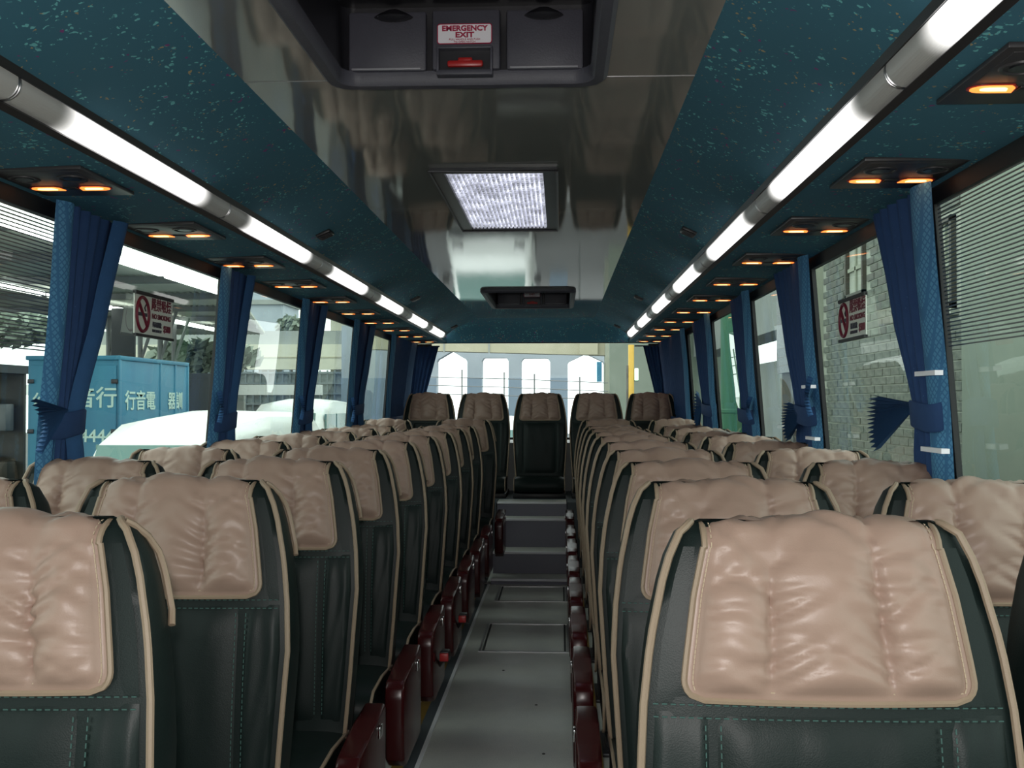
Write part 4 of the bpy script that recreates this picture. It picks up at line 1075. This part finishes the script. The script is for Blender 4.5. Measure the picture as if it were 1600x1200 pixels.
# viaduct, fence and tower straight back on the left
r = empty('viaduct', (-9.0, 40, GZ)); tag(r, 'cream viaduct parapet crossing behind the yard on the left', 'viaduct')
MB().box(-9, 3.6, 0, 0.4, 3.65, 4.62).build('parapet', M['cream'], r, smooth=False)
MB().box(-9, 3.6, -0.03, 0.0, 4.10, 4.14).build('parapet_groove', M['creamdark'], r, smooth=False)
MB().box(-9, 3.6, 0.2, 5, 4.62, 5.15).build('deck', M['concrete'], r, smooth=False)
for x, zt in ((-6.0, 4.7), (-2.6, 4.7), (0.35, 6.8), (3.0, 6.8)): MB().grid([[(x+0.5*math.cos(2*PI*i/20), 2.5+0.5*math.sin(2*PI*i/20), zz) for i in range(20)] for zz in (0.0, zt)], True).build('pier', M['cream'], r)
MB().box(-0.7, 3.6, 1.0, 4.5, 6.3, 6.9).build('upper_deck', M['concrete'], r, smooth=False)
r = empty('mesh_fence', (-9.0, 36, GZ)); tag(r, 'long dark lattice fence below the cream parapet', 'fence')
M['lattice'] = noisy('blue_grey_lattice', (0.10, 0.13, 0.15), (0.22, 0.26, 0.27), 3, 0.7)
MB().box(-9, 3.6, 0.08, 0.16, 0.2, 3.45).build('backing', noisy('fence_greenery', (0.10, 0.13, 0.14), (0.30, 0.34, 0.34), 5, 0.8), r, smooth=False)
bars = MB()
for i in range(48): bars.box(-9+i*0.26, -8.95+i*0.26, 0.0, 0.05, 0.2, 3.5)
for j in range(9): bars.box(-9, 3.6, -0.02, 0.03, 0.5+j*0.36, 0.55+j*0.36)
o = bars.build('lattice', M['lattice'], r, smooth=False); o['kind'] = 'stuff'
MB().box(-9, 1.6, -3.0, -2.6, 2.62, 2.95).build('white_barrier', M['vanwhite'], r, smooth=False)
MB().box(-4.6, -1.0, -2.5, -2.3, 1.2, 2.6).build('grey_hoarding', M['concrete'], r, smooth=False)
MB().box(-3.2, -2.55, -2.56, -2.52, 2.25, 2.42).build('red_board', M['redplastic'], r, smooth=False)
MB().box(-9, 3.6, -0.5, 0.0, 0, 1.05).build('white_kerb_wall', M['vanwhite'], r, smooth=False)
r = empty('tower_block', (-19.0, 66, GZ)); tag(r, 'grey tower block against the white sky above the third left window', 'building')
MB().box(-3.0, 1.6, 0, 4, 0, 12.2).build('wall', M['bluegrey'], r, smooth=False)
MB().box(-3.2, 1.8, -0.2, 4, 8.6, 8.9).build('ledge', M['concrete'], r, smooth=False)
for (x, zz) in ((-0.8, 9.6), (-2.2, 9.6), (-0.8, 6.5), (-2.2, 6.5)): MB().box(x-0.3, x+0.3, -0.08, 0.02, zz-0.3, zz+0.3).build('window', M['vanglass'], r, smooth=False)

# trees: crowns of leaf clumps
def make_tree(x, y, zc, rx, rz_, n, label, seed):
    rnd = random.Random(seed); r = empty('tree', (x, y, GZ)); tag(r, label, 'tree', 'trees beyond the yard')
    mb = MB()
    for _ in range(n):
        while True:
            p = Vector((rnd.uniform(-1, 1), rnd.uniform(-1, 1), rnd.uniform(-1, 1)))
            if p.length < 1: break
        q = Vector((p.x*rx, p.y*rx*0.7, zc-GZ+p.z*rz_)); sz = rnd.uniform(0.12, 0.30)
        a = Vector((rnd.uniform(-1, 1), rnd.uniform(-1, 1), rnd.uniform(-1, 1))).normalized(); b = a.orthogonal().normalized(); c = a.cross(b)
        mb.add([q-b*sz, q-c*sz*0.5, q+b*sz, q+c*sz*0.5], [(0, 1, 2, 3)])
    o = mb.build('foliage', M['leaf'], r, smooth=False); o['kind'] = 'stuff'
    MB().tube([(0, 0, 0), (0.1, 0, (zc-GZ)*0.5), (0, 0, zc-GZ)], [0.16, 0.12, 0.05], 8).build('trunk', M['darkbrown'], r)
make_tree(-15.8, 28, 3.3, 2.4, 0.55, 1500, 'hanging foliage below the canopy at the far left', 1)
make_tree(-10.6, 31.5, 2.6, 1.7, 0.5, 1100, 'foliage between the left no smoking sign and the second curtain', 2)
make_tree(-10.0, 26.5, 1.7, 0.9, 0.35, 500, 'low shrub above the end of the blue truck', 3)
make_tree(-15.9, 62, 5.8, 0.9, 0.6, 260, 'distant tree on the viaduct behind the third left window', 4)

# rear: building with bright openings, fence, yellow post
r = empty('rear_building', (0, 32, GZ)); tag(r, 'pale blue grey building with four tall openings behind the rear window', 'building')
zo = -GZ
ops = [(-3.56, -2.62, 2.58, 2.80), (-2.17, -1.36, 2.60, 2.60), (-0.96, -0.09, 2.58, 2.58), (0.45, 1.56, 2.50, 2.72)]
edges = [-6.5] + [v for o_ in ops for v in o_[:2]] + [3.6]
for k in range(0, 10, 2):
    MB().box(edges[k], edges[k+1], 0, 0.5, 0, 2.5+zo).build('wall_bay', M['bluegrey'] if k < 8 else M['plaster'], r, smooth=False)
    if k < 8: MB().box(edges[k], edges[k+1], -0.05, 0.0, 0, 1.98+zo).build('dado', M['bluegreydark'], r, smooth=False)
for (a, b, ze, zc) in ops:
    MB().prism([(a-.001, 3.0+zo), (a-.001, ze-0.10+zo), (a+0.05, ze-0.02+zo), (a+0.10, ze+zo), ((a+b)/2, zc+zo), (b-0.10, ze+zo), (b-0.05, ze-0.02+zo), (b+.001, ze-0.10+zo), (b+.001, 3.0+zo)], 'y', 0, 0.5).build('lintel', M['bluegrey'], r, smooth=False)
MB().box(-6.5, 3.6, 0.0, 0.5, 2.5+zo, 3.6+zo).build('upper_wall', M['bluegrey'], r, smooth=False) if False else None
for k in range(0, 10, 2): MB().box(edges[k], edges[k+1], 0, 0.5, 2.5+zo, 3.6+zo).build('upper_wall', M['bluegrey'] if k < 8 else M['plaster'], r, smooth=False)
for (a, b, ze, zc) in ops: MB().box(a, b, 0, 0.5, 3.0+zo, 3.6+zo).build('upper_wall', M['bluegrey'], r, smooth=False)
r = empty('overhead_beam', (0, 29, GZ)); tag(r, 'cream overhead beam above the openings behind the rear window', 'beam')
MB().add([(-5.2, 0, 2.72+zo), (1.9, 0, 2.52+zo), (1.9, 0.5, 2.52+zo), (-5.2, 0.5, 2.72+zo), (-5.2, 0, 3.6+zo), (1.9, 0, 3.6+zo), (1.9, 0.5, 3.6+zo), (-5.2, 0.5, 3.6+zo)],
         [(0,3,2,1),(4,5,6,7),(0,1,5,4),(1,2,6,5),(2,3,7,6),(3,0,4,7)]).build('beam', M['creamdark'], r, smooth=False)
for x in (-3.0, -1.75, 1.05): MB().box(x-0.02, x+0.02, -0.03, 0.0, 2.6+zo, 3.6+zo).build('joint', M['concrete'], r, smooth=False)
MB().box(0.75, 1.25, -0.12, 0.0, 2.55+zo, 3.6+zo).build('bracket', M['creamdark'], r, smooth=False)
MB().box(1.45, 1.60, -0.2, -0.02, 0, 3.2+zo).build('post', M['plasterlight'], r, smooth=False)
MB().box(1.22, 1.36, -0.2, -0.1, 1.8+zo, 2.35+zo).build('blue_plate', M['truckblue'], r, smooth=False)
r = empty('wire_fence', (0, 26, GZ)); tag(r, 'thin wire fence with posts behind the rear window', 'fence')
for x in (-2.22, -1.17, -0.42, 0.70): MB().tube([(x, 0, 0), (x, 0, 1.92+zo-0.06*x)], 0.02, 6).build('fence_post', M['steel'], r)
for zz in (1.82, 1.61, 1.40): MB().tube([(-4, 0, zz+zo+0.08), (-1, 0, zz+zo), (1.4, 0, zz+zo-0.10)], 0.012, 5).build('fence_wire', M['steel'], r)
r = empty('yellow_post', (1.77, 23, GZ)); tag(r, 'tall yellow post with a glowing green box behind the rear window', 'post')
MB().rbox(-0.06, 0.06, 0, 0.12, 0, 2.5+zo, 0.01).build('shaft', M['yellowpost'], r)
MB().rbox(-0.11, -0.06, 0.02, 0.1, 0.3+zo, 2.05+zo, 0.008).build('conduit', M['brickred'], r)
MB().rbox(0.07, 0.15, -0.05, 0.06, 1.72+zo, 1.98+zo, 0.01).build('lit_box', M['glow'], r)
MB().rbox(0.06, 0.16, -0.02, 0.08, 1.70+zo, 2.0+zo, 0.01).build('box_bracket', M['steel'], r)
p = MB().box(1.45, 4.6, 26.2, 26.5, GZ, 4.2).build('wall_6', M['plaster'], smooth=False); struct(p, 'grey green wall behind the yellow post', 'wall')
